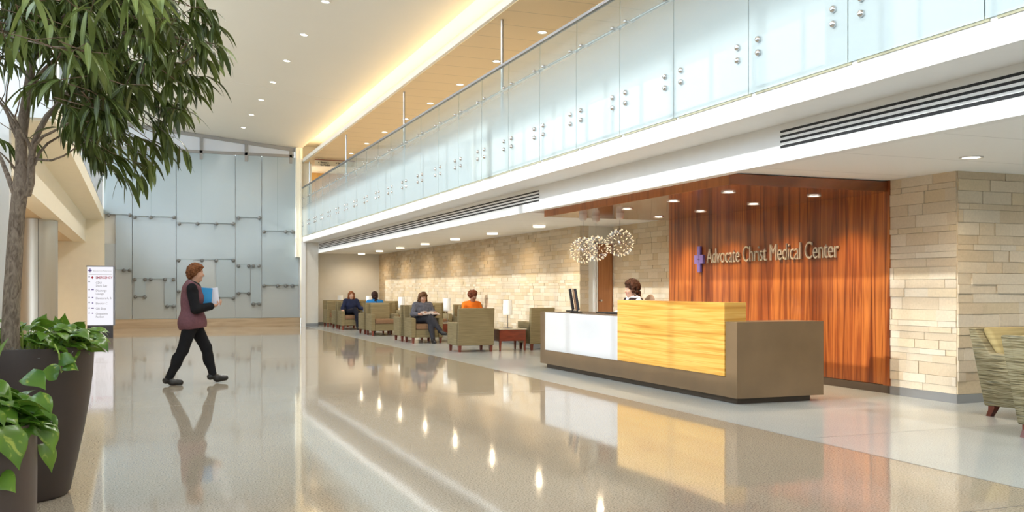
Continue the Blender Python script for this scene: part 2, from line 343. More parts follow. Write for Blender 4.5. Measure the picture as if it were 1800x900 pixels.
# floors
struct('floor', MB().box(-8, XS, Y0, Y1, -0.12, 0), M['floor'], 'polished beige terrazzo hall floor', 'floor')
struct('floor.001', MB().box(XS + 0.012, 12.5, Y0, Y1, -0.12, 0), M['floor_white'], 'white terrazzo floor under the lounge and reception desk', 'floor')
mb = MB().box(XS, XS + 0.012, Y0, Y1, -0.12, 0.0006)
for y in (4.1, 10.9, 17.7, 24.5): mb.box(-8, XS, y, y + 0.008, -0.01, 0.0006)
for y in (6.6, 13.4, 20.2, 27.0): mb.box(XS + 0.012, 12.5, y, y + 0.006, -0.01, 0.0005, 1)
struct('trim_1', mb, [M['joint'], M['basegrey']], 'thin divider strips set in the terrazzo', 'floor trim')

# main sloping ceiling
def zc(x): return 5.941 - 0.1023 * (x - 4.911)
xa, xb2 = -2.3, 5.10
mb = MB().prism([(xa, zc(xa)), (xb2, zc(xb2)), (xb2, zc(xb2) + 0.03), (xb2 - 0.02, zc(xb2) + 0.25), (xa, zc(xa) + 0.25)], Y0, 33.4, 'Y')
struct('ceiling', mb, M['ceil'], 'sloping plaster ceiling of the tall hall', 'ceiling')
mb = MB()
for y in (14.6, 24.0): mb.box(-2.0, 5.08, y, y + 0.02, -0.004, 0.002)
vs = [(v[0], v[1], zc(v[0]) + v[2]) for v in mb.v]; mb.v = vs
struct('trim_2', mb, M['offwhite'], 'shallow seams across the sloping ceiling', 'ceiling seam')
# light cove along the upper floor edge
mb = MB().box(XF, XF + 0.05, Y0, 33.3, 5.45, 5.56)                          # fascia lip
mb.box(XF + 0.05, 5.75, Y0, 33.3, 5.45, 5.50)                                # trough floor
mb.box(5.72, 5.80, Y0, 33.4, 5.45, 6.2)                                      # back
mb.box(XF - 0.02, 5.80, Y0, 33.4, 6.12, 6.2)
mb.box(XF, 5.80, 33.2, 33.4, 5.45, 6.2)
struct('trim_3', mb, M['cove'], 'white light cove along the ceiling edge', 'cove')
t = tag(MB().box(5.32, 5.50, 0.0, 32.2, 5.505, 5.53).build('cove_light', M['cove_glow']), 'warm strip light lying in the ceiling cove above the balcony', 'cove light')

# upper floor: slab, ceiling, walls
struct('floor_upper', MB().box(XF, 12.5, Y0, Y1, 2.79, 2.965), M['white'], 'white edged balcony slab of the upper floor', 'balcony floor')
struct('ceiling_upper', MB().box(XF + 0.05, 12.5, Y0, Y1, 5.435, 5.45), M['ceil_up'], 'tan boarded ceiling over the balcony', 'ceiling')
struct('wall_upper', MB().box(10.8, 11.0, Y0, Y1, 2.965, 5.44), M['palewall'], 'pale back wall of the upper floor', 'wall')
struct('wall_upper_end', MB().box(5.42, 12.0, 35.0, 35.2, 2.965, 5.44), M['wood_orange'], 'orange wood wall at the far end of the balcony', 'wall')
mb = MB()
for y in (9.0, 15.0, 21.0, 27.0): mb.box(9.9, 10.8, y, y + 0.5, 2.965, 5.44)
struct('wall_upper.001', mb, M['offwhite'], 'piers along the upper back wall', 'wall')
mb = MB().box(4.90, 5.10, 32.3, 33.2, 2.3, 5.93).box(5.10, 5.42, 32.42, 33.2, 2.965, 5.6)
mb.box(5.02, 5.07, 32.24, 32.3, 0.28, 5.85)
struct('trim_4', mb, M['cream'], 'cream pier where the balcony meets the end wall', 'pier')
struct('trim_5', MB().box(5.05, 5.19, 32.22, 32.34, 0, 2.80), M['white'], 'white post at the far end of the balcony edge', 'post')
# khaki glazing channel, split by white gaps at each panel joint
GJ = [2.10, 3.386, 4.671, 5.951, 7.241, 8.529, 9.704, 10.858]
while GJ[-1] < 31.4: GJ.append(GJ[-1] + 1.178)
GJ[-1] = 32.25
mb = MB().box(XF - 0.003, XF + 0.01, GJ[0], 32.25, 2.964, 3.0, 1)
for a, b in zip(GJ[:-1], GJ[1:]): mb.box(XF - 0.012, XF + 0.002, a + 0.03 - 0.06, b - 0.03 - 0.06, 2.967, 3.005)
struct('trim_6', mb, [M['khaki'], M['white']], 'khaki glazing channel under the glass balustrade', 'trim')

# bulkhead, lounge and reception ceilings
struct('wall_bulkhead', MB().box(XB, XB + 0.12, Y0, 32.3, 2.435, 2.79), M['white'], 'white bulkhead under the balcony', 'bulkhead')
XL = 7.94; YEND = 33.3
struct('ceiling_lounge', MB().box(XB + 0.12, 9.0, 14.2, YEND, 2.462, 2.60), M['ceil_low'], 'low white ceiling over the lounge', 'ceiling')
struct('ceiling_reception', MB().box(XB + 0.12, 12.5, Y0, 14.2, 2.53, 2.66), M['ceil_low'], 'low white ceiling over the reception', 'ceiling')
struct('wall_end', MB().box(5.2, 8.2, YEND, YEND + 0.2, 0, 2.7).box(5.19, XB, 32.3, YEND, 0, 2.79), M['offwhite'], 'off-white end wall of the lounge', 'wall')
struct('baseboard_end', MB().box(5.2, XL, YEND - 0.015, YEND, 0, 0.10).box(5.2, XB, 32.285, 32.3, 0, 0.1), M['basegrey'], 'grey base of the end wall', 'baseboard')

def stone_wall(name, origin, udir, nrm, L, z0, z1, seed, label, hs=(0.07, 0.09, 0.10, 0.12, 0.14), ls=(0.24, 0.34, 0.45, 0.6), prot=0.014, pale=0.0):
    rnd = random.Random(seed); o = Vector(origin); u = Vector(udir); n = Vector(nrm); vs = []; fs = []; cols = []
    base = [(0.64, 0.52, 0.36), (0.67, 0.56, 0.41), (0.61, 0.485, 0.325), (0.68, 0.58, 0.435), (0.63, 0.525, 0.38), (0.65, 0.525, 0.345), (0.69, 0.60, 0.465)]
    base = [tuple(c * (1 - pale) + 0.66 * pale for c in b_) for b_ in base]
    z = z0
    while z < z1 - 1e-4:
        h = rnd.choice(hs); zt = z + h
        if z1 - zt < 0.05: zt = z1
        s = -rnd.uniform(0, 0.3)
        while s < L:
            l = rnd.choice(ls) * rnd.uniform(0.8, 1.2); a = max(s, 0); b = min(s + l, L)
            if b - a > 0.01:
                p = rnd.uniform(0, prot) if rnd.random() < 0.75 else 0.0
                g = 0.0015; k = len(vs); c = rnd.choice(base); j = rnd.uniform(0.93, 1.05)
                for (uu, zz, dd) in ((a + g, z + g, 0), (b - g, z + g, 0), (b - g, zt - g, 0), (a + g, zt - g, 0), (a + g, z + g, 1), (b - g, z + g, 1), (b - g, zt - g, 1), (a + g, zt - g, 1)):
                    v = o + u * uu + n * (0.012 + p if dd else -0.01); vs.append((v.x, v.y, zz))
                fs += [(k + 4, k + 5, k + 6, k + 7), (k, k + 1, k + 5, k + 4), (k + 1, k + 2, k + 6, k + 5), (k + 2, k + 3, k + 7, k + 6), (k + 3, k, k + 4, k + 7)]
                cols += [tuple(x * j for x in c)] * 8
            s += l
        z = zt
    # backing
    k = len(vs)
    for d in (0.004, -0.12):
        for uu, zz in ((0.03, z0), (L - 0.03, z0), (L - 0.03, z1), (0.03, z1)):
            v = o + u * uu + n * d; vs.append((v.x, v.y, zz))
    fs += [(k, k + 1, k + 2, k + 3), (k + 4, k + 7, k + 6, k + 5), (k, k + 4, k + 5, k + 1), (k + 1, k + 5, k + 6, k + 2), (k + 2, k + 6, k + 7, k + 3), (k + 3, k + 7, k + 4, k)]
    cols += [(0.30, 0.24, 0.17)] * 8
    mb = MB(); mb.v = vs; mb.f = fs; mb.mi = [0] * len(fs)
    ob = mb.build(name, M['stone'])
    at = ob.data.color_attributes.new('stone', 'FLOAT_COLOR', 'POINT')
    at.data.foreach_set('color', [x for c in cols for x in (*c, 1.0)])
    return tag(ob, label, 'wall', kind='structure')
Xn = (-1, 0, 0); Yn = (0, -1, 0)
YR = 16.79; XR = 8.66
stone_wall('wall_lounge', (XL, YR, 0), (0, 1, 0), Xn, YEND - YR, 0.11, 2.47, 1, 'long pale stone wall behind the lounge', hs=(0.055, 0.07, 0.085, 0.10), ls=(0.16, 0.24, 0.32, 0.42), prot=0.008)
stone_wall('wall_lounge_return', (XL - 0.02, YR, 0), (1, 0, 0), Yn, 0.19, 0.11, 2.47, 2, 'narrow stone return beside the wooden door')
stone_wall('wall_reception', (XR, 14.05, 0), (0, 1, 0), Xn, YR - 14.05, 0.11, 2.54, 3, 'pale stone wall behind the receptionist', hs=(0.06, 0.08, 0.10, 0.115), ls=(0.20, 0.3, 0.4, 0.5), prot=0.010)
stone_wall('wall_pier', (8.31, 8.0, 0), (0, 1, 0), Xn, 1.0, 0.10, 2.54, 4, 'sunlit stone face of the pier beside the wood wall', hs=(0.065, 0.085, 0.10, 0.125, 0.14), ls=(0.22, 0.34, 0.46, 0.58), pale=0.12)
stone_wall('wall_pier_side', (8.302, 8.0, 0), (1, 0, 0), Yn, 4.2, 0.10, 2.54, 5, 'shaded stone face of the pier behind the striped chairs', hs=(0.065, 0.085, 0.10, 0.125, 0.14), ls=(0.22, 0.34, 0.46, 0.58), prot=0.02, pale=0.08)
struct('baseboard_pier', MB().box(8.30, 8.33, 8.0, 9.0, 0, 0.10).box(8.29, 12.5, 7.99, 8.02, 0, 0.10), M['basegrey'], 'grey metal base of the stone pier', 'baseboard')
struct('baseboard_lounge', MB().box(XL - 0.005, XL + 0.02, YR, YEND, 0, 0.11).box(XR - 0.005, XR + 0.02, 14.05, YR, 0, 0.11), M['basegrey'], 'grey base of the lounge stone wall', 'baseboard')
# door wall closing the passage between the two stone walls
struct('wall_passage', MB().box(8.11, 8.22, YR - 0.01, YR + 0.15, 0, 2.54).box(8.22, 8.68, YR - 0.01, YR + 0.15, 2.13, 2.54), M['offwhite'], 'off-white wall around the wooden door', 'wall')
dr = struct('door_1', MB().rbox(8.335, 8.65, YR + 0.02, YR + 0.06, 0.01, 2.12, 0.004, 1), M['wood_door'], 'brown wooden door behind the reception desk', 'door')
mb = MB().box(8.22, 8.26, YR - 0.03, YR + 0.05, 0, 2.15).box(8.275, 8.305, YR - 0.02, YR + 0.05, 0, 2.15).box(8.22, 8.66, YR - 0.03, YR + 0.05, 2.12, 2.15)
mb.build('door_frame', M['white'], dr)
MB().lathe([(0.012, 0), (0.012, 0.05), (0.02, 0.05), (0.02, 0.07)], 10, mat=Matrix.Translation((8.37, YR + 0.02, 1.02)) @ Matrix.Rotation(PI / 2, 4, 'X')).build('door_handle', M['steel'], dr)

# teak wall and canopy
XW = 8.35
struct('wall_teak', MB().box(XW, XW + 0.2, 8.99, 14.17, 0.10, 2.53), M['wood_red'], 'tall red-brown teak wall behind the reception desk', 'wall')
struct('baseboard_teak', MB().box(XW - 0.012, XW + 0.1, 8.97, 14.17, 0, 0.095), M['darkbase'], 'dark base of the teak wall', 'baseboard')
struct('trim_7', MB().box(XW - 0.07, XW + 0.1, 8.985, 9.09, 0.10, 2.53), M['wood_red'], 'teak edge trim beside the stone pier', 'trim')
struct('ceiling_canopy', MB().box(6.08, XW - 0.002, 9.02, 14.18, 2.40, 2.52), M['wood_canopy'], 'polished teak canopy over the reception desk', 'canopy')
mb = MB().box(6.068, 6.08, 9.02, 14.18, 2.398, 2.522)
struct('trim_8', mb, streaked('teak_fascia', [(0.3, (0.30, 0.095, 0.028)), (0.55, (0.47, 0.17, 0.05)), (0.75, (0.36, 0.12, 0.036))], (1, 5.5, 0.4), 0.3, 0.3), 'teak front edge of the canopy', 'trim')

# left side of the hall
struct('wall_left', MB().box(-2.15, -1.95, Y0, 13.5, 0, 3.28), M['palewall'], 'pale solid wall beside the planters, its height shaped to keep sun off the floor', 'wall')  # height shaped so sun passes over to the desk but misses the floor
struct('wall_left_return', MB().box(-2.15, -1.5, 13.5, 13.75, 0, 3.41).box(-2.15, -1.0, 13.5, 13.65, 3.41, 6.55), M['palewall'], 'pale return wall at the start of the left beam', 'wall')
struct('trim_9', MB().box(-1.85, -1.5, 13.75, 32.6, 2.70, 3.41), M['cream'], 'cream beam along the left side of the hall', 'beam')
struct('trim_10', MB().box(-6.2, -0.99, 13.75, 32.6, 3.41, 3.72), M['cream'], 'cream edge of the floor above the left beam', 'beam')
struct('ceiling_left', MB().box(-6.2, -1.85, 13.75, 32.6, 2.72, 2.80), M['tan'], 'tan ceiling of the passage on the left', 'ceiling')
struct('wall_passage_left', MB().box(-6.3, -6.1, 13.5, 32.6, 0, 3.5), M['tan'], 'tan far wall of the left passage', 'wall')
struct('wall_back_left', MB().box(-6.2, -0.96, 32.6, 32.8, 0, 6.7), M['cream'], 'cream wall beside the glass feature wall', 'wall')
mb = MB()
def clerestory(mb, X, ya, yb, z0, pitch):
    zt = zc(X) - 0.02; w = 0.035
    mb.box(X - w, X + w, ya, yb, z0, z0 + 0.08); mb.box(X - w, X + w, ya, yb, zt - 0.22, zt); mb.box(X - w, X + w, ya, yb, 5.12, 5.18)
    y = ya + 0.55
    while y <= yb + 1e-3: mb.box(X - w, X + w, y - 0.025, y + 0.025, z0, zt); y += pitch
clerestory(mb, -2.05, Y0, 13.5, 3.28, 1.5)
w1 = struct('window_1', mb, M['frame_grey'], 'high window over the pale left wall', 'window')
MB().box(-2.056, -2.05, Y0, 13.5, 3.3, 6.6).build('window_pane', M['glass'], w1)
mb = MB(); clerestory(mb, -1.05, 13.75, 32.5, 3.72, 1.5)
w2 = struct('window_2', mb, M['frame_grey'], 'high window above the cream left beam', 'window')
MB().box(-1.056, -1.05, 13.75, 32.5, 3.74, 6.5).build('window_pane', M['glass'], w2)

struct('wall_rear_blocker', MB().box(-2.15, 12.5, Y0 - 0.2, Y0, 0, 2.6).box(XF, 12.5, Y0 - 0.2, Y0, 2.6, 6.4).box(12.5, 12.7, Y0, Y1, 0, 5.6), M['offwhite'], 'off-white walls added out of view to cut light from behind the camera', 'wall')  # unseen walls added to block excess daylight from the rear
# round clad column
cx, cy = -2.02, 22.7
mb = MB(); n = 48
for k0, k1, mi in ((0.012, PI - 0.012, 0), (PI + 0.012, 2 * PI - 0.012, 0)):
    off = math.atan2(-cy, -cx) + 0.12
    ring = [off + k0 + (k1 - k0) * i / 24 for i in range(25)]
    vs = [(cx + 0.43 * math.cos(a), cy + 0.43 * math.sin(a), z) for z in (0, 2.715) for a in ring]
    mb.add(vs, [(i, i + 1, 26 + i, 25 + i) for i in range(24)], 0)
mb.lathe([(0.415, 0), (0.415, 2.71)], 40, (cx, cy, 0), 1)
col = mb.build('column', [M['column_metal'], M['sign_dark']], smooth=True); tag(col, 'round metal clad column under the left beam', 'column', kind='structure')

# back wall with glass feature panels
YB = 32.6
zl = 0.285
struct('wall_back', MB().box(-0.96, 5.1, YB + 0.12, YB + 0.3, 0, 5.62), M['palewall'], 'pale wall behind the frosted glass panels', 'wall')
struct('baseboard_back', MB().box(-0.96, 5.05, YB - 0.10, YB + 0.12, 0, zl), M['ledge'], 'low brown stone ledge below the glass feature wall', 'baseboard')
mb = MB()
zm = on_y(430, 270.5, YB).z
mb.box(-0.96, 4.86, YB - 0.03, YB + 0.05, zm - 0.045, zm + 0.045)
for px in (192, 270.5, 353.5, 432.5, 511):
    X = on_y(px, 255, YB).x; mb.box(X - 0.045, X + 0.045, YB - 0.03, YB + 0.05, zm - 0.25, zc(X) - 0.06)
vs = []
for xx in (-0.96, 4.95):
    for (yy, dz) in ((YB - 0.04, -0.12), (YB + 0.05, -0.12), (YB + 0.05, -0.01), (YB - 0.04, -0.01)): vs.append((xx, yy, zc(xx) + dz))
mb.add(vs, [(0, 1, 2, 3), (4, 7, 6, 5), (0, 4, 5, 1), (1, 5, 6, 2), (2, 6, 7, 3), (3, 7, 4, 0)])
w3 = struct('window_3', mb, M['frame_grey'], 'sloping strip window at the top of the back wall', 'window')
pz = [(-0.96, zm), (4.88, zm), (4.88, zc(4.88) - 0.05), (-0.96, zc(-0.96) - 0.05)]
MB().prism(pz, YB + 0.02, YB + 0.03, 'Y').build('window_pane', M['frost_sky'], w3)
# ================================================================== GLASS FEATURE WALL
fw = thing('glass_feature_wall', 'tall frosted glass feature wall with steel standoff bolts at the far end', 'feature wall', (2.0, YB, zl))
FO = Vector((2.0, YB, zl))
# columns of panels: pixel edges; each panel: (x0, x1, y_bottom, y_top, layer, bolts)
panels = [
 (182, 232.3, 376.5, 300, 2, (191, 228)), (203, 232.3, 474.0, 377, 1, (218, 228)), (182, 232.3, 559, 430, 0, ()),
 (232.8, 309.6, 380.5, 280, 2, (237, 265, 306)), (232.8, 309.6, 490.0, 381, 1, (237, 255, 265, 290, 305)), (236, 256, 520.5, 491, 1, (238, 254.5)), (289, 309.6, 537, 491, 1, (294, 305)), (232.8, 309.6, 559, 480, 0, ()),
 (310.2, 413.6, 392.0, 275, 2, (315, 347, 380, 410)), (310.2, 413.6, 456.5, 393, 1, (314, 355, 380, 410)), (311, 340, 511, 457, 1, (314, 334)), (380, 413.6, 522.5, 457, 1, (383, 410)), (310.2, 413.6, 559, 450, 0, ()),
 (414.2, 459.6, 381.8, 275, 2, (419, 456)), (414.2, 459.6, 466.0, 383, 1, (419, 437, 445, 455)), (414.2, 440, 514.5, 467, 1, (419, 437)), (441, 459.6, 533, 467, 1, (445, 455)), (414.2, 459.6, 559, 450, 0, ()),
 (460.2, 525, 406.0, 280, 2, (464, 502, 514)), (460.2, 525, 501, 407, 1, (464, 488, 502, 514)), (460.2, 525, 559, 470, 0, ()),
]
for (xa_, xb_, yb_, yt_, ly, bolts) in panels:
    yy = YB + 0.075 - 0.04 * ly
    A = on_y(xa_, yb_, yy); B = on_y(xb_, yb_, yy); zb = on_y((xa_ + xb_) / 2, yb_, yy).z
    zt = (zm - 0.05) if ly == 2 else on_y(xa_, yt_, yy).z + 0.03
    if ly == 0: zb = zl + 0.005
    g = MB().box(A.x + 0.003, B.x - 0.003, yy, yy + 0.014, zb, zt, 0).box(A.x + 0.003, B.x - 0.003, yy - 0.0015, yy + 0.0155, zb - 0.004, zb + 0.012, 1)
    if ly == 2 and (B.x - A.x) > 1.0: xm = A.x + (B.x - A.x) * 0.42; g.box(xm - 0.006, xm + 0.006, yy - 0.001, yy, zb, zt, 1)
    g.v = [Vector(v) - FO for v in g.v]
    p = g.build('glass_panel', [M['frost'] if ly else M['frost2'], M['frost_edge']], fw)
    for bx in bolts:
        q = on_y(bx, yb_ + 1.5, yy)
        bm_ = MB().lathe([(0.0, -0.085), (0.04, -0.082), (0.058, -0.065), (0.058, -0.02), (0.03, -0.018), (0.03, 0.04)], 14, mat=Matrix.Translation(Vector((q.x, yy, q.z)) - FO) @ Matrix.Rotation(-PI / 2, 4, 'X'))
        bm_.build('standoff_bolt', M['steel_mid'], p, smooth=True)

# ================================================================== BALCONY BALUSTRADE
boltmesh = None
for k in range(len(GJ) - 1):
    a, b = GJ[k] + 0.006, GJ[k + 1] - 0.006; L = b - a; far = len(GJ) - 2 - k
    mb = MB().box(-0.016, 0.0, 0, L, 0.0, 1.585)
    o = mb.build('glass_balustrade_panel', M['railglass'], loc=(XF - 0.004, a, 2.985))
    tag(o, 'frosted glass balcony panel, %s from the far end wall' % ORD[far], 'glass panel', 'glass panels along the balcony')
    for yy in (0.15, L - 0.15):
        for z in (0.335, 0.452, 1.248):
            r = 0.029 if z < 1 else 0.021
            if boltmesh is None:
                q = MB().lathe([(0.0, 0.034), (0.014, 0.033), (0.024, 0.026), (0.029, 0.014), (0.029, 0.0), (0.016, -0.002), (0.016, -0.07)], 16, mat=Matrix.Rotation(-PI / 2, 4, 'Y')).build('standoff_bolt', M['chrome'], o, smooth=True)
                boltmesh = q
            else:
                q = boltmesh.copy(); C.objects.link(q); q.parent = o
            q.location = (-0.016, yy, z); q.scale = (1, r / 0.029, r / 0.029)
rail = thing('balcony_cap_rail', 'dark steel cap rail along the top of the balcony glass', 'handrail', (XF - 0.01, 15, 4.57))
MB().box(-0.028, 0.028, GJ[0] - 15, 32.25 - 15, 0.0, 0.036).build('cap', M['steel_dark'], rail)
hr = thing('balcony_hand_rail', 'pale steel handrail bracketed to the inside of the balcony glass', 'handrail', (XF + 0.09, 15, 4.27))
MB().tube([(0, GJ[0] - 15, 0), (0, 32.2 - 15, 0)], 0.021, 10).build('rail_tube', M['chrome'], hr, smooth=True)
for k in range(1, len(GJ) - 1):
    for s in (-0.156, 0.156):
        MB().tube([(-0.036, GJ[k] + s - 15, -0.037), (-0.02, GJ[k] + s - 15, -0.037), (0, GJ[k] + s - 15, -0.015)], 0.007, 6).build('bracket', M['steel'], hr)
for k, y in enumerate((32.0, 26.0, 19.9, 14.0)):
    o = thing('suspension_rod', 'thin pale steel rod from the light cove to the balcony, %s from the far end' % ORD[k], 'rod', (5.28, y, 2.965), group='steel rods along the balcony')
    MB().tube([(0, 0, 0), (0, 0, 2.49)], 0.022, 10).build('rod', M['steel'], o, smooth=True)
    MB().lathe([(0.045, 0), (0.045, 0.012), (0.03, 0.02)], 12).build('foot_plate', M['steel'], o)

# hanging sign at the far end of the upper floor
sa = on_y(554, 281, 31.0); sb = on_y(624, 281, 31.0)
hs = thing('hanging_sign', 'cream direction sign hanging at the far end of the balcony', 'sign', (sa.x, 31.0, 0))
zt_, zb_ = on_y(554, 279.5, 31.0).z, on_y(554, 290.5, 31.0).z; wS = sb.x - sa.x
MB().box(0, wS, 0, 0.05, zb_, zt_ - 0.03).build('sign_face', M['sign_cream'], hs)
MB().box(-0.01, wS + 0.01, -0.005, 0.055, zt_ - 0.03, zt_).build('top_rail', M['sign_edge'], hs)
mb = MB()
for body, x, z in (('Elevator A', 0.17, zt_ - 0.125), ('East Pavilion', 0.17, zt_ - 0.205), ('Exit', 0.72, zt_ - 0.125)):
    vs, fs = text_mb(body, 0.082, 0.002, 0.75, bold=0.002); mb.add([(x + v[0], -0.004 - v[2], z + v[1]) for v in vs], fs)
mb.prism([(0.09, zt_ - 0.125), (0.14, zt_ - 0.125), (0.115, zt_ - 0.07)], -0.008, -0.001, 'Y').prism([(0.64, zt_ - 0.10), (0.69, zt_ - 0.125), (0.69, zt_ - 0.075)], -0.008, -0.001, 'Y')
mb.build('lettering', M['ink_black'], hs, fixn=False)
for x in (0.1, wS - 0.1): MB().tube([(x, 0.025, zt_), (x, 0.025, 5.436)], 0.006, 6).build('hanger', M['steel'], hs)

# ================================================================== LINEAR VENTS
def vent(ya, yb, label):
    o = thing('linear_vent', label, 'vent', (XB, ya, 2.565), group='slot vents in the bulkhead')
    L = yb - ya
    MB().box(-0.004, -0.001, 0, L, 0, 0.165).build('backing', M['dark'], o)
    for k in range(3):
        z = 0.024 + k * 0.0465 + 0.0005
        MB().box(-0.012, -0.003, 0.0, L, z, z + 0.0235).build('slat', M['white'], o)
    return o
vent(13.32, 32.1, 'long black slot vent in the bulkhead above the lounge')
vent(-1.0, 7.50, 'black slot vent in the bulkhead, nearer one above the stone pier')

# ================================================================== DOWNLIGHTS AND ADDED FILL LAMPS
def make_light(label, group, r, lens, drop=0.0):
    o = thing('downlight', label, 'ceiling light', (0, 0, 0), 0, group)
    if drop:
        MB().lathe([(r, 0.0), (r, -0.016), (r * 0.95, -0.016), (r * 0.95, 0.0)], 28, cap=False).build('trim_ring', M['trimring'], o, smooth=True)
        MB().lathe([(0.001, -0.012), (r * 0.93, -0.012), (r * 0.93, -drop), (0.001, -drop)], 28, cap=False).build('lens', lens, o, smooth=True)
        return o
    MB().lathe([(r, 0.0), (r, -0.012), (r * 0.78, -0.008), (r * 0.74, 0.0)], 24, cap=False).build('trim_ring', M['trimring'], o, smooth=True)
    MB().lathe([(0.001, -0.002), (r * 0.74, -0.002)], 24, cap=False).build('lens', lens, o)
    return o
def spot(loc, energy, col, size=1.9, blend=0.6, rad=0.04):
    l = bpy.data.lights.new('downlight_or_fill', 'SPOT'); l.energy = energy; l.color = col; l.spot_size = size; l.spot_blend = 0.8; l.shadow_soft_size = rad
    o = bpy.data.objects.new('downlight_or_fill', l); C.objects.link(o); o.location = loc; return o
WARM = (1.0, 0.77, 0.50); NEUT = (1.0, 0.97, 0.92)
first = None
def row(spots, group, text, r, lens, energy, col, size=1.9, tilt=False, drop=0.0):
    proto = None; n = len(spots)
    for k, (x, y, z) in enumerate(spots):
        lab = text % ORD[k]
        if proto is None: proto = make_light(lab, group, r, lens, drop); o = proto
        else: o = dup(proto, (x, y, z), 0, lab)
        o.location = (x, y, z - 0.002)
        if tilt: o.rotation_euler = (0, math.atan(0.1023), 0)
        spot((x, y, z - 0.05 - drop), energy, col, size)
row([(2.98, 30.13 - 2.285 * k, zc(2.98)) for k in range(7)], 'downlights in the sloping ceiling', 'small round downlight in the sloping ceiling, %s from the far window', 0.085, M['lamp_on'], 165, NEUT, 3.0, True)
for y in (14.1, 11.8, 9.55, 7.25, 4.9): spot((2.98, y, zc(2.98) - 0.05), 165, NEUT, 3.0)  # fill lamps added out of frame, without fixtures, to brighten the hall
row([(6.15, 29.5 - 2.15 * k, 5.435) for k in range(8)], 'downlights over the balcony', 'small downlight in the tan balcony ceiling, %s from the far sign', 0.085, M['lamp_on'], 130, WARM, 2.4)
row([(7.08, 32.3 - 2.585 * k, 2.462) for k in range(8)], 'downlights over the lounge', 'round downlight over the lounge chairs, %s from the end wall', 0.125, M['lamp_warm'], 52, WARM, 3.05, drop=0.05)
row([(6.53, 9.71, 2.40), (7.77, 9.71, 2.40), (6.53, 10.97, 2.40), (7.77, 10.96, 2.40), (6.55, 12.28, 2.40), (7.77, 12.28, 2.40), (7.76, 13.49, 2.40)], 'downlights in the teak canopy', 'round downlight in the teak canopy, %s counted from the near front corner', 0.085, M['lamp_on'], 80, WARM, 2.1)
row([(7.55, 7.10, 2.53)], 'downlight by the stone pier', 'lone %s downlight in the white ceiling before the stone pier', 0.11, M['lamp_on'], 85, WARM, 2.8)
for x, y in ((7.55, 4.4), (10.2, 7.1), (10.2, 4.4), (7.55, 1.7)): spot((x, y, 2.48), 60, NEUT, 2.8)  # extra fill lamps without fixtures, added out of frame for the pier side
for y in (17.5, 23.5, 29.5): spot((-3.6, y, 2.69), 260, WARM, 2.7)

# ================================================================== PENDANTS
def fib(n):
    g = PI * (3 - math.sqrt(5)); return [Vector((math.cos(g * i) * math.sqrt(1 - (1 - 2 * (i + .5) / n) ** 2), math.sin(g * i) * math.sqrt(1 - (1 - 2 * (i + .5) / n) ** 2), 1 - 2 * (i + .5) / n)) for i in range(n)]
def pendant(x, y, zc_, r, label):
    o = thing('pendant_lamp', label, 'pendant lamp', (x, y, zc_), 0, 'round wire pendant lamps')
    zt = 2.40 - zc_
    MB().lathe([(0.062, 0), (0.062, -0.05), (0.055, -0.078), (0.038, -0.098), (0.012, -0.106)], 20, (0, 0, zt)).build('ceiling_canister', M['white'], o, smooth=True)
    MB().tube([(0, 0, zt - 0.1), (0, 0, 0.02)], 0.0035, 6).build('cord', M['steel_dark'], o)
    pts = fib(90); w = MB()
    for rr in (r, r * 0.93):
        bm = bmesh.new(); bmesh.ops.create_icosphere(bm, subdivisions=2, radius=rr)
        for e in bm.edges: w.tube([e.verts[0].co, e.verts[1].co], 0.0011, 3)
        bm.free()
    w.build('wire_sphere', M['chrome'], o)
    MB().lathe([(0.0, 0.03), (0.02, 0.025), (0.028, 0), (0.02, -0.025), (0, -0.03)], 12, cap=False).build('hub', M['chrome'], o, smooth=True)
    proto = None
    for p in pts:
        if proto is None:
            proto = MB().lathe([(0.002, -0.020), (0.0068, -0.005), (0.0072, 0.005), (0.004, 0.011)], 8, mi=0).build('led_bulb', M['led'], o, smooth=True); q = proto
        else:
            q = proto.copy(); C.objects.link(q); q.parent = o
        q.location = p * r * 0.965; q.rotation_euler = p.to_track_quat('Z', 'Y').to_euler()
pendant(6.43, 13.50, 1.845, 0.205, 'wire globe pendant lamp, leftmost of the three over the desk')
pendant(6.77, 13.74, 1.890, 0.205, 'wire globe pendant lamp in the middle of the three over the desk')
pendant(6.83, 13.04, 1.950, 0.215, 'wire globe pendant lamp, rightmost and highest over the desk')

# ================================================================== WALL SIGN
A = on_x(1245, 463, XW); B = on_x(1477, 452, XW)
ws = thing('wall_sign', 'pale metal lettering with violet cross on the teak wall', 'sign', (XW, A.y, A.z))
mb = MB(); vs, fs = text_mb('Advocate Christ Medical Center', 1.0, 0.02, 1.0, space=0.97, bold=-0.008)
W0 = max(v[0] for v in vs); Wt = A.y - B.y; cap = 0.245; sx = Wt / W0; sy = cap / 0.73
mb.add([(-0.012 - (v[2] + 0.02) * 0.6, -v[0] * sx, v[1] * sy) for v in vs], fs)
mb.build('lettering', M['letters'], ws, fixn=False)
c0 = on_x(1231.5, 456, XW); dy = c0.y - A.y; dz = c0.z - A.z
w_, h_, t_ = 0.125, 0.205, 0.043
def cross(mb, x0, x1, W, H, t, yc, zc_):
    poly = [(-t, -H), (t, -H), (t, -t * 1.6), (W, -t * 1.6), (W, t * 1.6), (t, t * 1.6), (t, H), (-t, H), (-t, t * 1.6), (-W, t * 1.6), (-W, -t * 1.6), (-t, -t * 1.6)]
    mb.prism([(yc + a, zc_ + b) for a, b in poly], x0, x1, 'X')
mb = MB(); cross(mb, -0.04, -0.005, w_, h_, t_, dy, dz); ob = mb.build('cross', M['violet'], ws)
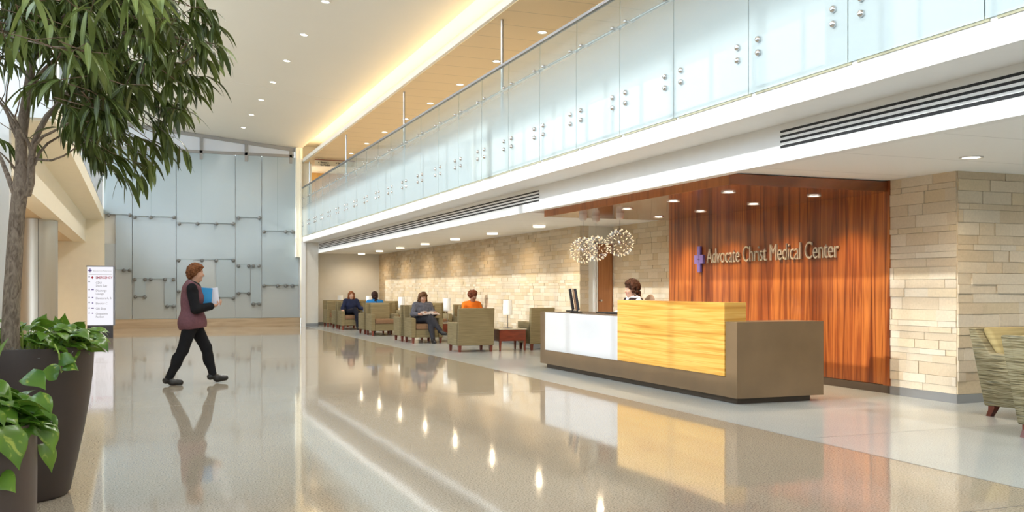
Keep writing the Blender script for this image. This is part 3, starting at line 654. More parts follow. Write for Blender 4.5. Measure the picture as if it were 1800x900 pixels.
mb = MB().prism([(dy - 0.004, dz - 0.10), (dy + 0.003, dz + 0.0), (dy + 0.004, dz + 0.12), (dy - 0.003, dz + 0.0)], -0.0415, -0.038, 'X')
mb.prism([(dy - 0.055, dz - 0.003), (dy, dz - 0.006), (dy + 0.055, dz + 0.003), (dy, dz + 0.006)], -0.0415, -0.038, 'X')
mb.build('cross_slit', M['violet_dark'], ob)
# ================================================================== RECEPTION DESK
dk = thing('reception_desk', 'long bronze reception desk with white and golden wood front panels', 'reception desk', (6.0, 8.76, 0))
D0 = Vector((6.0, 8.76, 0))
def dl(mb): mb.v = [Vector(v) - D0 for v in mb.v]; return mb
yb_, ye_ = 8.76, 14.18
dl(MB().box(6.06, 7.02, 8.84, 8.92, 0, 0.066).box(6.06, 6.12, 8.92, 13.9, 0, 0.066).box(6.06, 6.6, 13.9, 14.05, 0, 0.066)).build('toe_kick', M['desk_toe'], dk)
mb = MB()
mb.box(6.0, 6.10, 8.975, 13.97, 0.068, 0.288)             # front rail
mb.box(6.0, 6.72, 13.97, ye_, 0.068, 0.882)               # far end
mb.box(6.0, 7.14, yb_, 8.975, 0.066, 0.889)               # near end
mb.box(6.275, 7.14, 8.975, yb_ + 0.55, 0.066, 0.885)
dl(mb).build('carcass', M['desk'], dk)
dl(MB().rbox(5.990, 6.06, 11.505, 13.965, 0.287, 0.880, 0.003, 1)).build('white_panel', M['white_gloss'], dk)
dl(MB().rbox(5.985, 6.27, 8.98, 11.50, 0.291, 1.100, 0.004, 1)).build('wood_panel', M['wood_gold'], dk)
dl(MB().box(6.06, 6.72, 11.50, 13.97, 0.855, 0.886).box(6.27, 6.80, 9.3, 11.5, 0.72, 0.75).box(6.06, 6.08, 11.5, 13.97, 0.3, 0.86)).build('worktop', M['worktop'], dk)

# monitors, keyboard, desk phone on the worktop
def monitor(x, y, rz, label, back):
    o = thing('computer_monitor', label, 'monitor', (x, y, 0.890), rz, 'monitors on the reception desk')
    T = Matrix.Translation((0, 0, 0.19)) @ Matrix.Rotation(math.radians(-9), 4, 'X')
    MB().rbox(-0.25, 0.25, -0.02, 0.02, -0.16, 0.17, 0.008, 2, mat=T).build('housing', M['blacktech'], o)
    MB().box(-0.24, 0.24, 0.0205, 0.022, -0.15, 0.16, mat=T).build('screen', back, o)
    MB().rbox(-0.03, 0.03, -0.03, -0.005, 0, 0.16, 0.004, 1).rbox(-0.12, 0.12, -0.09, 0.09, 0, 0.014, 0.005, 1).build('stand', M['blacktech'], o)
q = on_z(1004, 551, 0.886)
vd = math.atan2(14.0, 6.45)
m1, m2 = Vector(ray(1004.5, 540)) * 15.35, Vector(ray(1012.5, 540)) * 14.75
monitor(m1.x, m1.y, vd + 0.02, 'black computer monitor seen edge-on, left one of two on the desk', M['blacktech'])
monitor(m2.x, m2.y, vd + 0.05, 'computer monitor with brown reflection, right one of two on the desk', M['screen_reflection'])
o = thing('keyboard', 'flat dark keyboard tray on the desk beside the monitors', 'keyboard', (6.42, 12.45, 0.890), PI / 2)
MB().rbox(-0.42, 0.42, -0.08, 0.08, 0.001, 0.018, 0.004, 1).build('tray', M['blacktech'], o)
mb = MB()
for i in range(14):
    for j in range(4): mb.box(-0.40 + i * 0.04, -0.367 + i * 0.04, -0.065 + j * 0.033, -0.037 + j * 0.033, 0.018, 0.023)
mb.build('keys', M['sign_dark'], o)
o = thing('desk_phone', 'small black desk phone at the inner end of the white panel', 'telephone', (6.30, 11.78, 0.890), 0.3)
MB().prism([(-0.09, 0), (0.09, 0), (0.09, 0.05), (-0.09, 0.022)], -0.08, 0.08, 'X').build('base', M['blacktech'], o)
MB().rbox(-0.075, -0.03, -0.09, 0.09, 0.045, 0.075, 0.01, 2).build('handset', M['blacktech'], o)

# ================================================================== LOUNGE ARMCHAIRS  (front faces -Y, origin on the floor in the middle)
def make_armchair(label, group):
    o = thing('armchair', label, 'armchair', (0, 0, 0), 0, group)
    for s in (-1, 1):
        x0, x1 = (0.27, 0.375) if s > 0 else (-0.375, -0.27)
        mb = MB().prism([(-0.36, 0.13), (0.30, 0.13), (0.34, 0.575), (-0.36, 0.575)], x0, x1, 'X')
        bm = bmesh.new(); me = bpy.data.meshes.new('t'); me.from_pydata([tuple(v) for v in mb.v], [], mb.f); bm.from_mesh(me); bpy.data.meshes.remove(me)
        bmesh.ops.recalc_face_normals(bm, faces=bm.faces[:]); bmesh.ops.bevel(bm, geom=bm.edges[:], offset=0.012, segments=2, profile=0.5, affect='EDGES')
        MB().bm(bm).build('armrest', M['fabric'], o)
    def bev(poly, x0, x1, r):
        me = bpy.data.meshes.new('t'); p = MB().prism(poly, x0, x1, 'X'); me.from_pydata([tuple(v) for v in p.v], [], p.f)
        bm = bmesh.new(); bm.from_mesh(me); bpy.data.meshes.remove(me); bmesh.ops.recalc_face_normals(bm, faces=bm.faces[:])
        bmesh.ops.bevel(bm, geom=bm.edges[:], offset=r, segments=2, profile=0.5, affect='EDGES'); return MB().bm(bm)
    b = bev([(0.22, 0.13), (0.33, 0.13), (0.385, 0.865), (0.285, 0.865)], -0.375, 0.375, 0.014).build('backrest', M['fabric'], o)
    bev([(0.10, 0.42), (0.235, 0.42), (0.30, 0.85), (0.20, 0.845)], -0.268, 0.268, 0.03).build('back_cushion', M['fabric'], o)
    MB().rbox(-0.268, 0.268, -0.345, 0.22, 0.13, 0.315, 0.012, 2).build('front_rail', M['fabric'], o)
    MB().rbox(-0.266, 0.266, -0.375, 0.15, 0.315, 0.445, 0.035, 3).build('seat_cushion', M['cushion'], o)
    for sx in (-1, 1):
        for sy, yy in ((-1, -0.31), (1, 0.28)):
            xx = 0.325 * sx
            MB().add([(xx + a * w, yy + b_ * w, z) for z, w in ((0, 0.022), (0.132, 0.032)) for a, b_ in ((-1, -1), (1, -1), (1, 1), (-1, 1))],
                     [(0, 3, 2, 1), (4, 5, 6, 7), (0, 1, 5, 4), (1, 2, 6, 5), (2, 3, 7, 6), (3, 0, 4, 7)]).build('leg', M['leg'], o)
    return o
GA = 'olive armchairs in the lounge'
CH = {}
X1, X2 = 6.13, 7.45
chairs = [  # key, x, y, rz(0 faces the camera end), label
 ('A', X1 - 0.02, 31.75, 0, 'empty olive armchair nearest the end wall, at the far left of the lounge'),
 ('B', X1, 29.40, 0, 'olive armchair holding the woman in navy'),
 ('B2', X1, 30.30, PI, 'olive armchair turned away, back to back with the navy woman\'s chair'),
 ('C', X1, 25.42, 0, 'empty olive armchair facing forward between the navy woman and the grey-clad reader'),
 ('C2', X1, 26.32, PI, 'olive armchair turned away, holding the woman with the dark braid'),
 ('D', X1 + 0.06, 21.63, 0, 'olive armchair holding the woman reading a magazine'),
 ('D2', X1 + 0.04, 22.50, PI, 'olive armchair turned away, back to back with the magazine reader\'s chair'),
 ('O', X1 + 0.09, 18.28, PI, 'olive armchair showing its full back, in front of the woman in orange'),
 ('R', 7.78, 18.36, PI, 'olive armchair turned away beside the white end of the desk'),
 ('rO', 7.56, 22.10, 0, 'olive armchair holding the woman in orange'),
 ('rD', 7.50, 25.05, 0, 'empty olive armchair behind the magazine reader, by the stone wall'),
 ('rC', 7.28, 29.30, 0, 'empty olive armchair by the stone wall behind the braided woman'),
 ('rB', 7.12, 32.40, 0, 'empty olive armchair in the far corner by the end wall and stone wall'),
]
proto = None
for key, x, y, rz, lab in chairs:
    if proto is None: proto = make_armchair(lab, GA); o = proto
    else: o = dup(proto, (x, y, 0), rz, lab)
    o.location = (x, y, 0); o.rotation_euler = (0, 0, rz); CH[key] = (x, y, rz)

# side tables and lamps
def make_table(label, g):
    o = thing('side_table', label, 'side table', (0, 0, 0), 0, g)
    MB().rbox(-0.30, 0.30, -0.30, 0.30, 0.425, 0.445, 0.005, 1).build('table_top', M['table_top'], o)
    MB().rbox(-0.285, 0.285, -0.285, 0.285, 0.205, 0.425, 0.006, 1).box(-0.289, 0.289, -0.289, 0.289, 0.200, 0.215).build('drawer_case', M['table_wood'], o)
    for sx in (-1, 1):
        for sy in (-1, 1):
            MB().add([(sx * (0.262 + k) + a * w, sy * (0.262 + k) + b_ * w, z) for z, w, k in ((0, 0.013, 0.004), (0.20, 0.024, 0)) for a, b_ in ((-1, -1), (1, -1), (1, 1), (-1, 1))],
                     [(0, 3, 2, 1), (4, 5, 6, 7), (0, 1, 5, 4), (1, 2, 6, 5), (2, 3, 7, 6), (3, 0, 4, 7)]).build('leg', M['table_wood'], o)
    return o
def make_lamp(label, g):
    o = thing('table_lamp', label, 'table lamp', (0, 0, 0), 0, g)
    MB().lathe([(0.095, 0), (0.095, 0.010), (0.03, 0.018)], 24).build('base', M['steel_dark'], o)
    MB().lathe([(0.009, 0.01), (0.009, 0.32)], 10).lathe([(0.022, 0.27), (0.022, 0.285)], 12).build('stem', M['steel'], o)
    MB().lathe([(0.096, 0.275), (0.090, 0.575), (0.086, 0.575), (0.092, 0.275)], 32, cap=False).build('lamp_shade', M['shade'], o, smooth=True)
    MB().lathe([(0.0, 0.34), (0.022, 0.36), (0.03, 0.40), (0.018, 0.44), (0.0, 0.45)], 12, cap=False).build('bulb', M['white'], o, smooth=True)
    return o
tabs = [(7.03, 18.32, 'right of the armchair showing its back', 'nearest the reception desk'), (6.88, 21.95, 'beside the magazine reader', 'beside the magazine reader'),
        (6.84, 26.05, 'behind the empty chair in the middle of the lounge', 'left of the magazine reader'), (6.83, 30.05, 'behind the woman with the braid', 'left of the woman with the braid'), (6.42, 32.60, 'in the far corner of the lounge', 'left of the navy woman, farthest away')]
tp = lp = None
for x, y, a, b in tabs:
    l1 = 'cherry side table with pale top, ' + a; l2 = 'steel table lamp with white drum shade, ' + b
    if tp is None: tp = make_table(l1, 'cherry side tables'); lp = make_lamp(l2, 'white shaded table lamps'); tp.location = (x, y, 0); lp.location = (x, y, 0.445)
    else: dup(tp, (x, y, 0), 0, l1); dup(lp, (x, y, 0.445), 0, l2)

# ================================================================== STRIPED CLUB CHAIRS  (front faces -Y)
def make_club(label, g, loc, rz):
    o = thing('club_chair', label, 'club chair', loc, rz, g)
    def bev(poly, x0, x1, r, axis='X'):
        me = bpy.data.meshes.new('t'); p = MB().prism(poly, x0, x1, axis); me.from_pydata([tuple(v) for v in p.v], [], p.f)
        bm = bmesh.new(); bm.from_mesh(me); bpy.data.meshes.remove(me); bmesh.ops.recalc_face_normals(bm, faces=bm.faces[:])
        bmesh.ops.bevel(bm, geom=bm.edges[:], offset=r, segments=3, profile=0.5, affect='EDGES'); return MB().bm(bm)
    side = [(-0.36, 0.125), (0.33, 0.105), (0.525, 0.86), (0.455, 0.86), (0.265, 0.62), (-0.37, 0.605)]
    for s in (-1, 1):
        x0, x1 = (0.29, 0.385) if s > 0 else (-0.385, -0.29)
        bev(side, x0, x1, 0.014).build('armrest', M['stripe'], o, smooth=True)
    bev([(0.25, 0.11), (0.325, 0.11), (0.52, 0.862), (0.44, 0.862)], -0.384, 0.384, 0.02).build('backrest', M['stripe'], o, smooth=True)
    bev([(0.11, 0.42), (0.29, 0.42), (0.465, 0.868), (0.36, 0.862)], -0.285, 0.285, 0.04).build('back_cushion', M['stripe_in'], o, smooth=True)
    MB().rbox(-0.29, 0.29, -0.345, 0.28, 0.12, 0.30, 0.015, 2).build('front_rail', M['stripe'], o, smooth=True)
    MB().rbox(-0.285, 0.285, -0.375, 0.18, 0.30, 0.45, 0.045, 3).build('seat_cushion', M['stripe_in'], o, smooth=True)
    for sx in (-1, 1):
        for yy, lean in ((-0.29, -0.02), (0.265, 0.045)):
            xx = 0.315 * sx; vs = []
            for z, w, k in ((0, 0.026, 1.0), (0.06, 0.031, 0.35), (0.125, 0.040, 0.0)):
                vs += [(xx + a * w + sx * 0.012 * k, yy + b_ * w + lean * k, z) for a, b_ in ((-1, -1), (1, -1), (1, 1), (-1, 1))]
            fs = [(0, 3, 2, 1), (8, 9, 10, 11)] + [(b0 + i, b0 + (i + 1) % 4, b0 + 4 + (i + 1) % 4, b0 + 4 + i) for b0 in (0, 4) for i in range(4)]
            MB().add(vs, fs).build('leg', M['leg'], o)
    return o
make_club('striped olive club chair with golden back cushion beside the stone pier', 'striped club chairs', (8.13, 6.80, 0), 0)
make_club('striped olive club chair with its back turned, cut by the right edge, nearer one', 'striped club chairs', (7.27, 5.66, 0), PI / 2)

# ================================================================== DIRECTORY SIGN
kb = on_z(176, 594, 0); KY = kb.y
L = on_y(153.5, 470, KY); Rr = on_y(199, 470, KY); wk = Rr.x - L.x; zt = on_y(176, 467, KY).z; zb2 = on_y(176, 571, KY).z
ks = thing('directory_sign', 'illuminated white directory sign on a black base beside the round column', 'sign', ((L.x + Rr.x) / 2, KY, 0))
hw = wk / 2
MB().box(-hw, hw, -0.08, 0.10, 0, zb2 - 0.02).build('base', M['sign_dark'], ks)
MB().box(-hw - 0.02, hw + 0.03, -0.085, 0.105, zt - 0.03, zt).box(hw, hw + 0.045, -0.07, 0.1, zb2 - 0.02, zt - 0.03).box(-hw, hw, -0.06, 0.1, zb2 - 0.03, zb2).build('frame', M['steel_dark'], ks)
MB().box(-hw, hw, -0.07, 0.09, zb2, zt - 0.03).build('lightbox', M['sign_face'], ks)
def px_z(y): return on_y(176, y, KY).z
def px_x(x): return on_y(x, 500, KY).x - (L.x + Rr.x) / 2
def sign_text(mb, body, x, y, hpx, xs=1.0, bold=0.002):
    vs, fs = text_mb(body, hpx * 0.0135, 0.001, xs, bold=bold); mb.add([(px_x(x) + v[0], -0.072 - v[2], px_z(y) + v[1]) for v in vs], fs)
mb = MB()
for body, y in (('CDU', 499), ('Short Stay', 504), ('Discharge', 512.5), ('Lounge', 518), ('Elevators A, B', 526), ('Elevator C', 535), ('Gift Shop', 544), ('Outpatient', 553), ('Pavilion', 558.5)): sign_text(mb, body, 168.5, y, 5.6, 0.84, 0.0)
for y in (487.5, 496, 510, 523.5, 532.5, 542, 551): mb.prism([(px_x(155.4), px_z(y)), (px_x(158.6), px_z(y)), (px_x(157), px_z(y - 2.6))], -0.0735, -0.071, 'Y')
mb.build('lettering', M['ink_grey'], ks, fixn=False)
mb = MB(); sign_text(mb, 'EMERGENCY', 168.5, 490, 6.0, 0.84, 0.0015); mb.prism([(px_x(162.5), px_z(490.5)), (px_x(164.8), px_z(488)), (px_x(162.5), px_z(485.5)), (px_x(160.2), px_z(488))], -0.0735, -0.071, 'Y')
mb.build('red_lettering', M['ink_red'], ks, fixn=False)
mb = MB(); xc, zc2 = px_x(158.5), px_z(475.5)
u_ = 0.02
poly = [(-.35, -1.6), (.35, -1.6), (.35, -.55), (1.3, -.55), (1.3, .55), (.35, .55), (.35, 1.6), (-.35, 1.6), (-.35, .55), (-1.3, .55), (-1.3, -.55), (-.35, -.55)]
mb.prism([(xc + a * u_ * 1.6, zc2 + b_ * u_ * 1.6) for a, b_ in poly], -0.0735, -0.071, 'Y')
for y, w in ((510, 2.2), (524, 1.4), (533.5, 1.3), (542.5, 2.2), (551.5, 1.3)): mb.box(px_x(163 - w), px_x(163 + w), -0.0735, -0.071, px_z(y) , px_z(y) + 0.028)
mb.build('emblem', M['ink_blue'], ks, fixn=False)
mb = MB(); sign_text(mb, 'Advocate Christ Medical Center', 163.5, 477.5, 4.0, 0.62, 0.0); mb.box(px_x(156), px_x(197), -0.0735, -0.071, px_z(483), px_z(482.5))
mb.build('heading', M['ink_light'], ks, fixn=False)
# ================================================================== PLANTS
RV = Vector((RT[0], RT[1], 0)); FV = Vector((FW[0], FW[1], 0))
def leaf_strip(mb, base, d, side, L, w, droop, fold=0.12, n=7, mi=0, tip=1.6, rib=None):
    """long lance leaf: grows from base along d, bending down; side = width direction"""
    p = Vector(base); d = Vector(d).normalized(); side = (Vector(side) - d * Vector(side).dot(d)).normalized()
    k0 = len(mb.v); vs = []; step = L / n; cen = []
    for i in range(n + 1):
        t = i / n; hw = w * (math.sin(PI * min(1, t * 0.96 + 0.04)) ** 0.8) * (1 - 0.25 * t) + 0.0005
        nrm = d.cross(side).normalized(); up = nrm if nrm.z > 0 else -nrm
        vs += [p - side * hw + up * fold * hw, p, p + side * hw + up * fold * hw]; cen.append((p.copy(), up.copy(), hw))
        p = p + d * step
        d = (d + Vector((0, 0, -droop * step / L))).normalized(); side = (side - d * side.dot(d)).normalized()
    fs = []
    for i in range(n):
        a = i * 3; fs += [(a, a + 1, a + 4, a + 3), (a + 1, a + 2, a + 5, a + 4)]
    mb.add(vs, fs, mi)
    if rib is not None:
        rv = []; rf = []
        for i, (c, up, hw) in enumerate(cen):
            s2 = side * 0.0022 * (1 - 0.7 * i / n); rv += [c - s2 + up * 0.0008, c + s2 + up * 0.0008]
        for i in range(n): rf.append((2 * i, 2 * i + 1, 2 * i + 3, 2 * i + 2))
        mb.add(rv, rf, rib)
def heart_leaf(mb, base, d, side, L, droop=0.9, mi=0):
    p = Vector(base); d = Vector(d).normalized(); side = (Vector(side) - d * Vector(side).dot(d)).normalized()
    prof = [0.10, 0.36, 0.43, 0.42, 0.36, 0.27, 0.16, 0.07, 0.003]; n = len(prof) - 1; step = L / n; vs = []
    for i, h in enumerate(prof):
        nrm = d.cross(side); up = nrm if nrm.z > 0 else -nrm; hw = h * L
        back = -d * (0.10 * L if i in (1,) else 0.0)
        vs += [p - side * hw + up * hw * 0.06 + back, p - side * hw * 0.55 + up * hw * 0.20, p, p + side * hw * 0.55 + up * hw * 0.20, p + side * hw + up * hw * 0.06 + back]
        p = p + d * step; d = (d + Vector((0, 0, -droop * step / L))).normalized(); side = (side - d * side.dot(d)).normalized()
    fs = []
    for i in range(n):
        for j in range(4): a = i * 5 + j; fs.append((a, a + 1, a + 6, a + 5))
    mb.add(vs, fs, mi)
def pothos(rnd, mb, ms, centre, rad, z0, count, Lr, spread, hi, ang=None):
    for k in range(count):
        a = rnd.uniform(*(ang or (0, 2 * PI))); r = rad * math.sqrt(rnd.uniform(0.15, 1.0)); lift = rnd.uniform(0.02, hi)
        root = Vector((centre[0] + 0.6 * r * math.cos(a), centre[1] + 0.6 * r * math.sin(a), z0 - 0.02))
        out = Vector((math.cos(a), math.sin(a), 0)); b = Vector((centre[0] + (r + rnd.uniform(0, spread)) * math.cos(a), centre[1] + (r + rnd.uniform(0, spread)) * math.sin(a), z0 + lift * (1.2 - 0.6 * r / rad)))
        mid = (root + b) / 2 + Vector((0, 0, 0.06)); ms.tube([root, mid, b], [0.0035, 0.003, 0.002], 5)
        d = out * rnd.uniform(0.5, 1.0) + Vector((rnd.uniform(-.5, .5), rnd.uniform(-.5, .5), rnd.uniform(-0.25, 0.45)))
        side = Vector((-out.y, out.x, rnd.uniform(-.5, .5)))
        heart_leaf(mb, b, d, side, rnd.uniform(*Lr), rnd.uniform(0.5, 1.7))

# tall planter with the ficus
PC = Vector((-0.70, 6.50, 0)); PR, PH = 0.452, 0.905
tp_ = thing('potted_ficus', 'tall brown planter with a long-leaved ficus tree and pothos underplanting', 'potted tree', PC)
prof = [(0.0, 0.0), (0.295, 0.0), (0.315, 0.02), (0.355, 0.20), (0.395, 0.40), (0.425, 0.58), (0.443, 0.74), (0.450, 0.86), (0.448, PH), (0.425, PH), (0.42, PH - 0.08), (0.0, PH - 0.08)]
MB().lathe(prof, 72, cap=False).build('planter', M['pot_big'], tp_, smooth=True)
rnd = random.Random(11)
mb = MB()
for k in range(900):
    a = rnd.uniform(0, 2 * PI); r = 0.40 * math.sqrt(rnd.random()); b = Vector((r * math.cos(a), r * math.sin(a), PH - 0.085 + rnd.uniform(0, 0.05)))
    d = Vector((rnd.uniform(-1, 1), rnd.uniform(-1, 1), rnd.uniform(-0.3, 0.5))).normalized() * rnd.uniform(0.03, 0.07)
    e = Vector((rnd.uniform(-1, 1), rnd.uniform(-1, 1), rnd.uniform(0, 0.5))).normalized() * 0.03
    mb.tube([b, b + d, b + d + e], 0.0022, 3)
mb.lathe([(0.0, PH - 0.07), (0.42, PH - 0.075)], 40, cap=False)
mb.build('moss', M['moss'], tp_, fixn=False)
# trunk and branches, drawn in the plane through the pot that faces the camera
def at(px, py, off=0.0):
    """a point near the pot's depth: camera-right offset and height from the photo, plus a depth offset"""
    w = 5.80 + off; d = ray(px, py); return Vector((d[0] * w, d[1] * w, EYE + d[2] * w)) - PC
tr = MB()
tr.tube([at(20, 640), at(18, 590), at(21, 520, .01), at(26, 440, .01), at(31, 370), at(36, 330, -.01), at(38, 290), at(37, 250), at(38, 235), at(45, 185, .05), at(52, 140, .05), at(60, 80, .1), at(72, 20, .1), at(80, -60, .1)],
        [0.056, 0.052, 0.050, 0.047, 0.044, 0.046, 0.036, 0.033, 0.034, 0.030, 0.027, 0.023, 0.018, 0.012], 14)
br = [
 ([(47, 342, 0), (54, 320, -.03), (55, 290, -.05), (57, 262, -.06), (66, 235, -.05), (82, 205, -.02), (98, 188, .02), (112, 170, .05), (130, 150, .1), (160, 110, .2), (200, 60, .3)], 0.026),
 ([(25, 340, .02), (12, 305, .05), (2, 280, .1), (-12, 255, .15), (-30, 200, .25), (-60, 120, .3)], 0.017),
 ([(34, 238, 0), (22, 215, .02), (8, 190, .05), (-8, 170, .1), (-30, 130, .2)], 0.016),
 ([(56, 275, -.05), (50, 250, -.08), (38, 232, -.1), (24, 205, -.12), (8, 182, -.15), (-10, 160, -.2)], 0.012),
 ([(37, 262, 0), (28, 240, .06), (20, 222, .1), (10, 190, .14), (12, 160, .2), (24, 100, .3)], 0.011),
 ([(28, 300, 0), (20, 288, -.06), (8, 275, -.1), (-6, 262, -.15)], 0.009),
 ([(59, 258, -.06), (75, 240, -.1), (92, 232, -.15), (110, 222, -.2), (128, 212, -.25), (160, 190, -.3)], 0.011),
 ([(60, 290, -.05), (70, 268, 0), (84, 252, .05), (104, 240, .1), (140, 214, .2), (190, 190, .3), (240, 190, .35)], 0.010),
 ([(62, 280, -.05), (90, 282, -.1), (112, 274, -.14), (130, 262, -.18), (170, 236, -.2), (215, 222, -.2)], 0.008),
 ([(50, 160, .05), (70, 130, .0), (100, 100, -.1), (140, 70, -.25), (190, 30, -.4)], 0.016),
 ([(56, 110, .1), (90, 70, .2), (150, 40, .35), (220, 20, .5), (280, 30, .6)], 0.015),
 ([(60, 80, .1), (40, 30, .3), (20, -30, .5)], 0.014), ([(60, 90, .1), (20, 60, -.2), (-30, 40, -.5)], 0.013),
 ([(112, 170, .05), (160, 160, .05), (220, 150, .1), (280, 120, .15), (330, 110, .15)], 0.011),
 ([(190, 190, .3), (230, 215, .2), (262, 230, .1), (290, 238, .05)], 0.005), ([(200, 60, .3), (260, 50, .2), (320, 60, .1)], 0.008),
 ([(20, 222, .1), (30, 195, .02), (36, 170, -.05), (34, 140, -.1)], 0.006), ([(-5, 190, .1), (8, 165, .1), (12, 140, .12)], 0.005), ([(0, 60, -.3), (40, 70, -.7), (90, 82, -.95), (150, 85, -1.0)], 0.006),
 ([(60, 80, .1), (120, 20, -.4), (180, -30, -.8)], 0.010),
]
for pts, r in br:
    P = [at(*p) for p in pts]; tr.tube(P, [r * (1 - 0.72 * i / (len(P) - 1)) for i in range(len(P))], 7)
tr.build('trunk', M['bark'], tp_, smooth=True)
fo = MB(); tw = MB()
def lower(px):   # lowest leaf tips of the crown across the photo
    xs = [-90, 0, 40, 80, 105, 130, 160, 190, 235, 265, 300, 335, 372]; ys = [190, 185, 195, 215, 265, 285, 320, 345, 340, 290, 250, 215, 150]
    return float(np.interp(px, xs, ys))
def twig_at(px, py, off, nl, Ls, mi=0, outw=None):
    b = at(px, py, off); out = outw or (RV * rnd.uniform(-0.3, 1.0) + FV * rnd.uniform(-1, 1) * 0.6)
    tip = b + out.normalized() * rnd.uniform(0.10, 0.2) + Vector((0, 0, rnd.uniform(-0.06, 0.03)))
    tw.tube([b - out.normalized() * 0.12 + Vector((0, 0, 0.03)), b, tip], [0.0035, 0.003, 0.0015], 4)
    for j in range(nl):
        t = (j + 0.5) / nl; p = b.lerp(tip, t); a = rnd.uniform(0, 2 * PI)
        d = out.normalized() * rnd.uniform(0.3, 0.9) + RV * math.cos(a) * 0.75 + FV * math.sin(a) * 0.75 + Vector((0, 0, rnd.uniform(-1.1, -0.05)))
        s = RV * math.cos(a + 1.6) + FV * math.sin(a + 1.6) + Vector((0, 0, rnd.uniform(-.3, .3)))
        leaf_strip(fo, p, d, s, rnd.uniform(*Ls), rnd.uniform(0.012, 0.0175) * (Ls[1] / 0.2), rnd.uniform(0.8, 2.0), 0.16, 6, mi if rnd.random() > 0.18 else 1, rib=2)
cnt = 0
while cnt < 330:
    px = rnd.uniform(-110, 345); py = rnd.uniform(-160, 330); off = rnd.uniform(-0.75, 0.85)
    lim = lower(px) - 62
    e = ((px - 100) / 250) ** 2 + ((py - 20) / 270) ** 2 + (off / 1.0) ** 2
    if py > lim or e > 1.0: continue
    if px < 70 and py > 105: continue
    if 70 < px < 150 and py > 130 and rnd.random() < 0.3: continue
    twig_at(px, py, off, rnd.randint(9, 13), (0.13, 0.23)); cnt += 1
for px, py, off, nl in ((150, 250, -.1, 8), (140, 262, -.15, 7), (195, 268, -.1, 8), (188, 290, 0, 7), (235, 262, .0, 8), (222, 230, .05, 9), (265, 215, .0, 9), (277, 232, .05, 8), (262, 245, .05, 6), (210, 250, .1, 8), (170, 235, .1, 8),
                        (290, 160, .1, 9), (318, 120, .1, 9), (330, 90, .1, 9), (340, 60, .1, 9), (345, 20, .1, 8), (312, 70, .2, 9), (270, 170, .0, 9), (245, 190, .1, 10), (330, 30, .0, 9), (220, 300, 0, 5), (120, 225, -.2, 6), (100, 200, .2, 6), (10, 100, .2, 5), (14, 225, .2, 3), (-10, 240, .1, 3)):
    twig_at(px, py, off, nl, (0.14, 0.22), 0, RV * 0.8 + FV * rnd.uniform(-.4, .4) + Vector((0, 0, -0.35)))
for px, py, off, nl in ((100, 85, -1.0, 5), (128, 90, -1.0, 5), (148, 90, -1.0, 5), (165, 0, -1.05, 6), (190, -10, -1.0, 6), (215, -15, -0.95, 6), (35, 30, -1.0, 5), (5, 55, -1.0, 4), (70, 0, -1.0, 5), (130, 10, -1.0, 5), (250, -10, -0.8, 6), (60, 70, -1.0, 3)):
    twig_at(px, py, off, nl, (0.17, 0.25), 1)
fo.build('foliage', [M['ficus'], M['ficus_light'], M['rib']], tp_, fixn=False, smooth='full')
tw.build('twigs', M['twig'], tp_)
mb = MB(); ms = MB(); pr = random.Random(5)
pothos(pr, mb, ms, (0.05, -0.02), 0.40, PH - 0.03, 190, (0.08, 0.135), 0.03, 0.19, (-1.25, PI * 0.75))
pothos(pr, mb, ms, (0.05, -0.02), 0.40, PH - 0.03, 44, (0.08, 0.125), 0.03, 0.14, (PI * 0.75, PI * 1.35))
# trailing vine over the rim
v = [at(96, 605, -.40), at(104, 622, -.46), at(105, 640, -.46), at(108, 655, -.46), at(116, 644, -.46)]
ms.tube(v, [0.005, 0.005, 0.0045, 0.004, 0.003], 6)
heart_leaf(mb, at(104, 632, -.46), RV + Vector((0, 0, 0.1)), Vector((0, 0, 1)) + FV * 0.6, 0.10, 0.6); heart_leaf(mb, at(112, 642, -.46), RV + Vector((0, 0, -.1)), Vector((0, 0, 1)) + FV, 0.09, 0.6)
heart_leaf(mb, at(104, 655, -.46), -RV + Vector((0, 0, 0.05)), Vector((0, 0, 1)) + FV * 0.5, 0.12, 0.4); heart_leaf(mb, at(165, 600, -.1), RV + Vector((0, 0, 0.1)), FV + Vector((0, 0, .3)), 0.12, 2.2)
mb.build('pothos_leaves', M['pothos'], tp_, fixn=False, smooth='full'); ms.build('pothos_stems', M['stem'], tp_)

# shorter planter in front
QC = Vector((-0.775, 4.76, 0)); QH = 0.66
sp_ = thing('potted_pothos', 'shorter taupe planter of variegated pothos at the left edge', 'potted plant', QC)
prof = [(0.0, 0.0), (0.335, 0.0), (0.345, 0.015), (0.355, 0.2), (0.358, 0.45), (0.356, QH), (0.334, QH), (0.33, QH - 0.06), (0.0, QH - 0.06)]
MB().lathe(prof, 72, cap=False).build('planter', M['pot_small'], sp_, smooth=True)
MB().lathe([(0, QH - 0.05), (0.33, QH - 0.055)], 40, cap=False).build('soil', M['moss'], sp_)
mb = MB(); ms = MB(); pr = random.Random(21)
pothos(pr, mb, ms, (0, 0), 0.31, QH - 0.02, 170, (0.10, 0.155), 0.0, 0.20)
pothos(pr, mb, ms, (0, 0), 0.34, QH - 0.02, 26, (0.11, 0.15), 0.02, 0.06, (-1.4, 0.6))
def at2(px, py, w):
    d = ray(px, py); return Vector((d[0] * w, d[1] * w, EYE + d[2] * w)) - QC
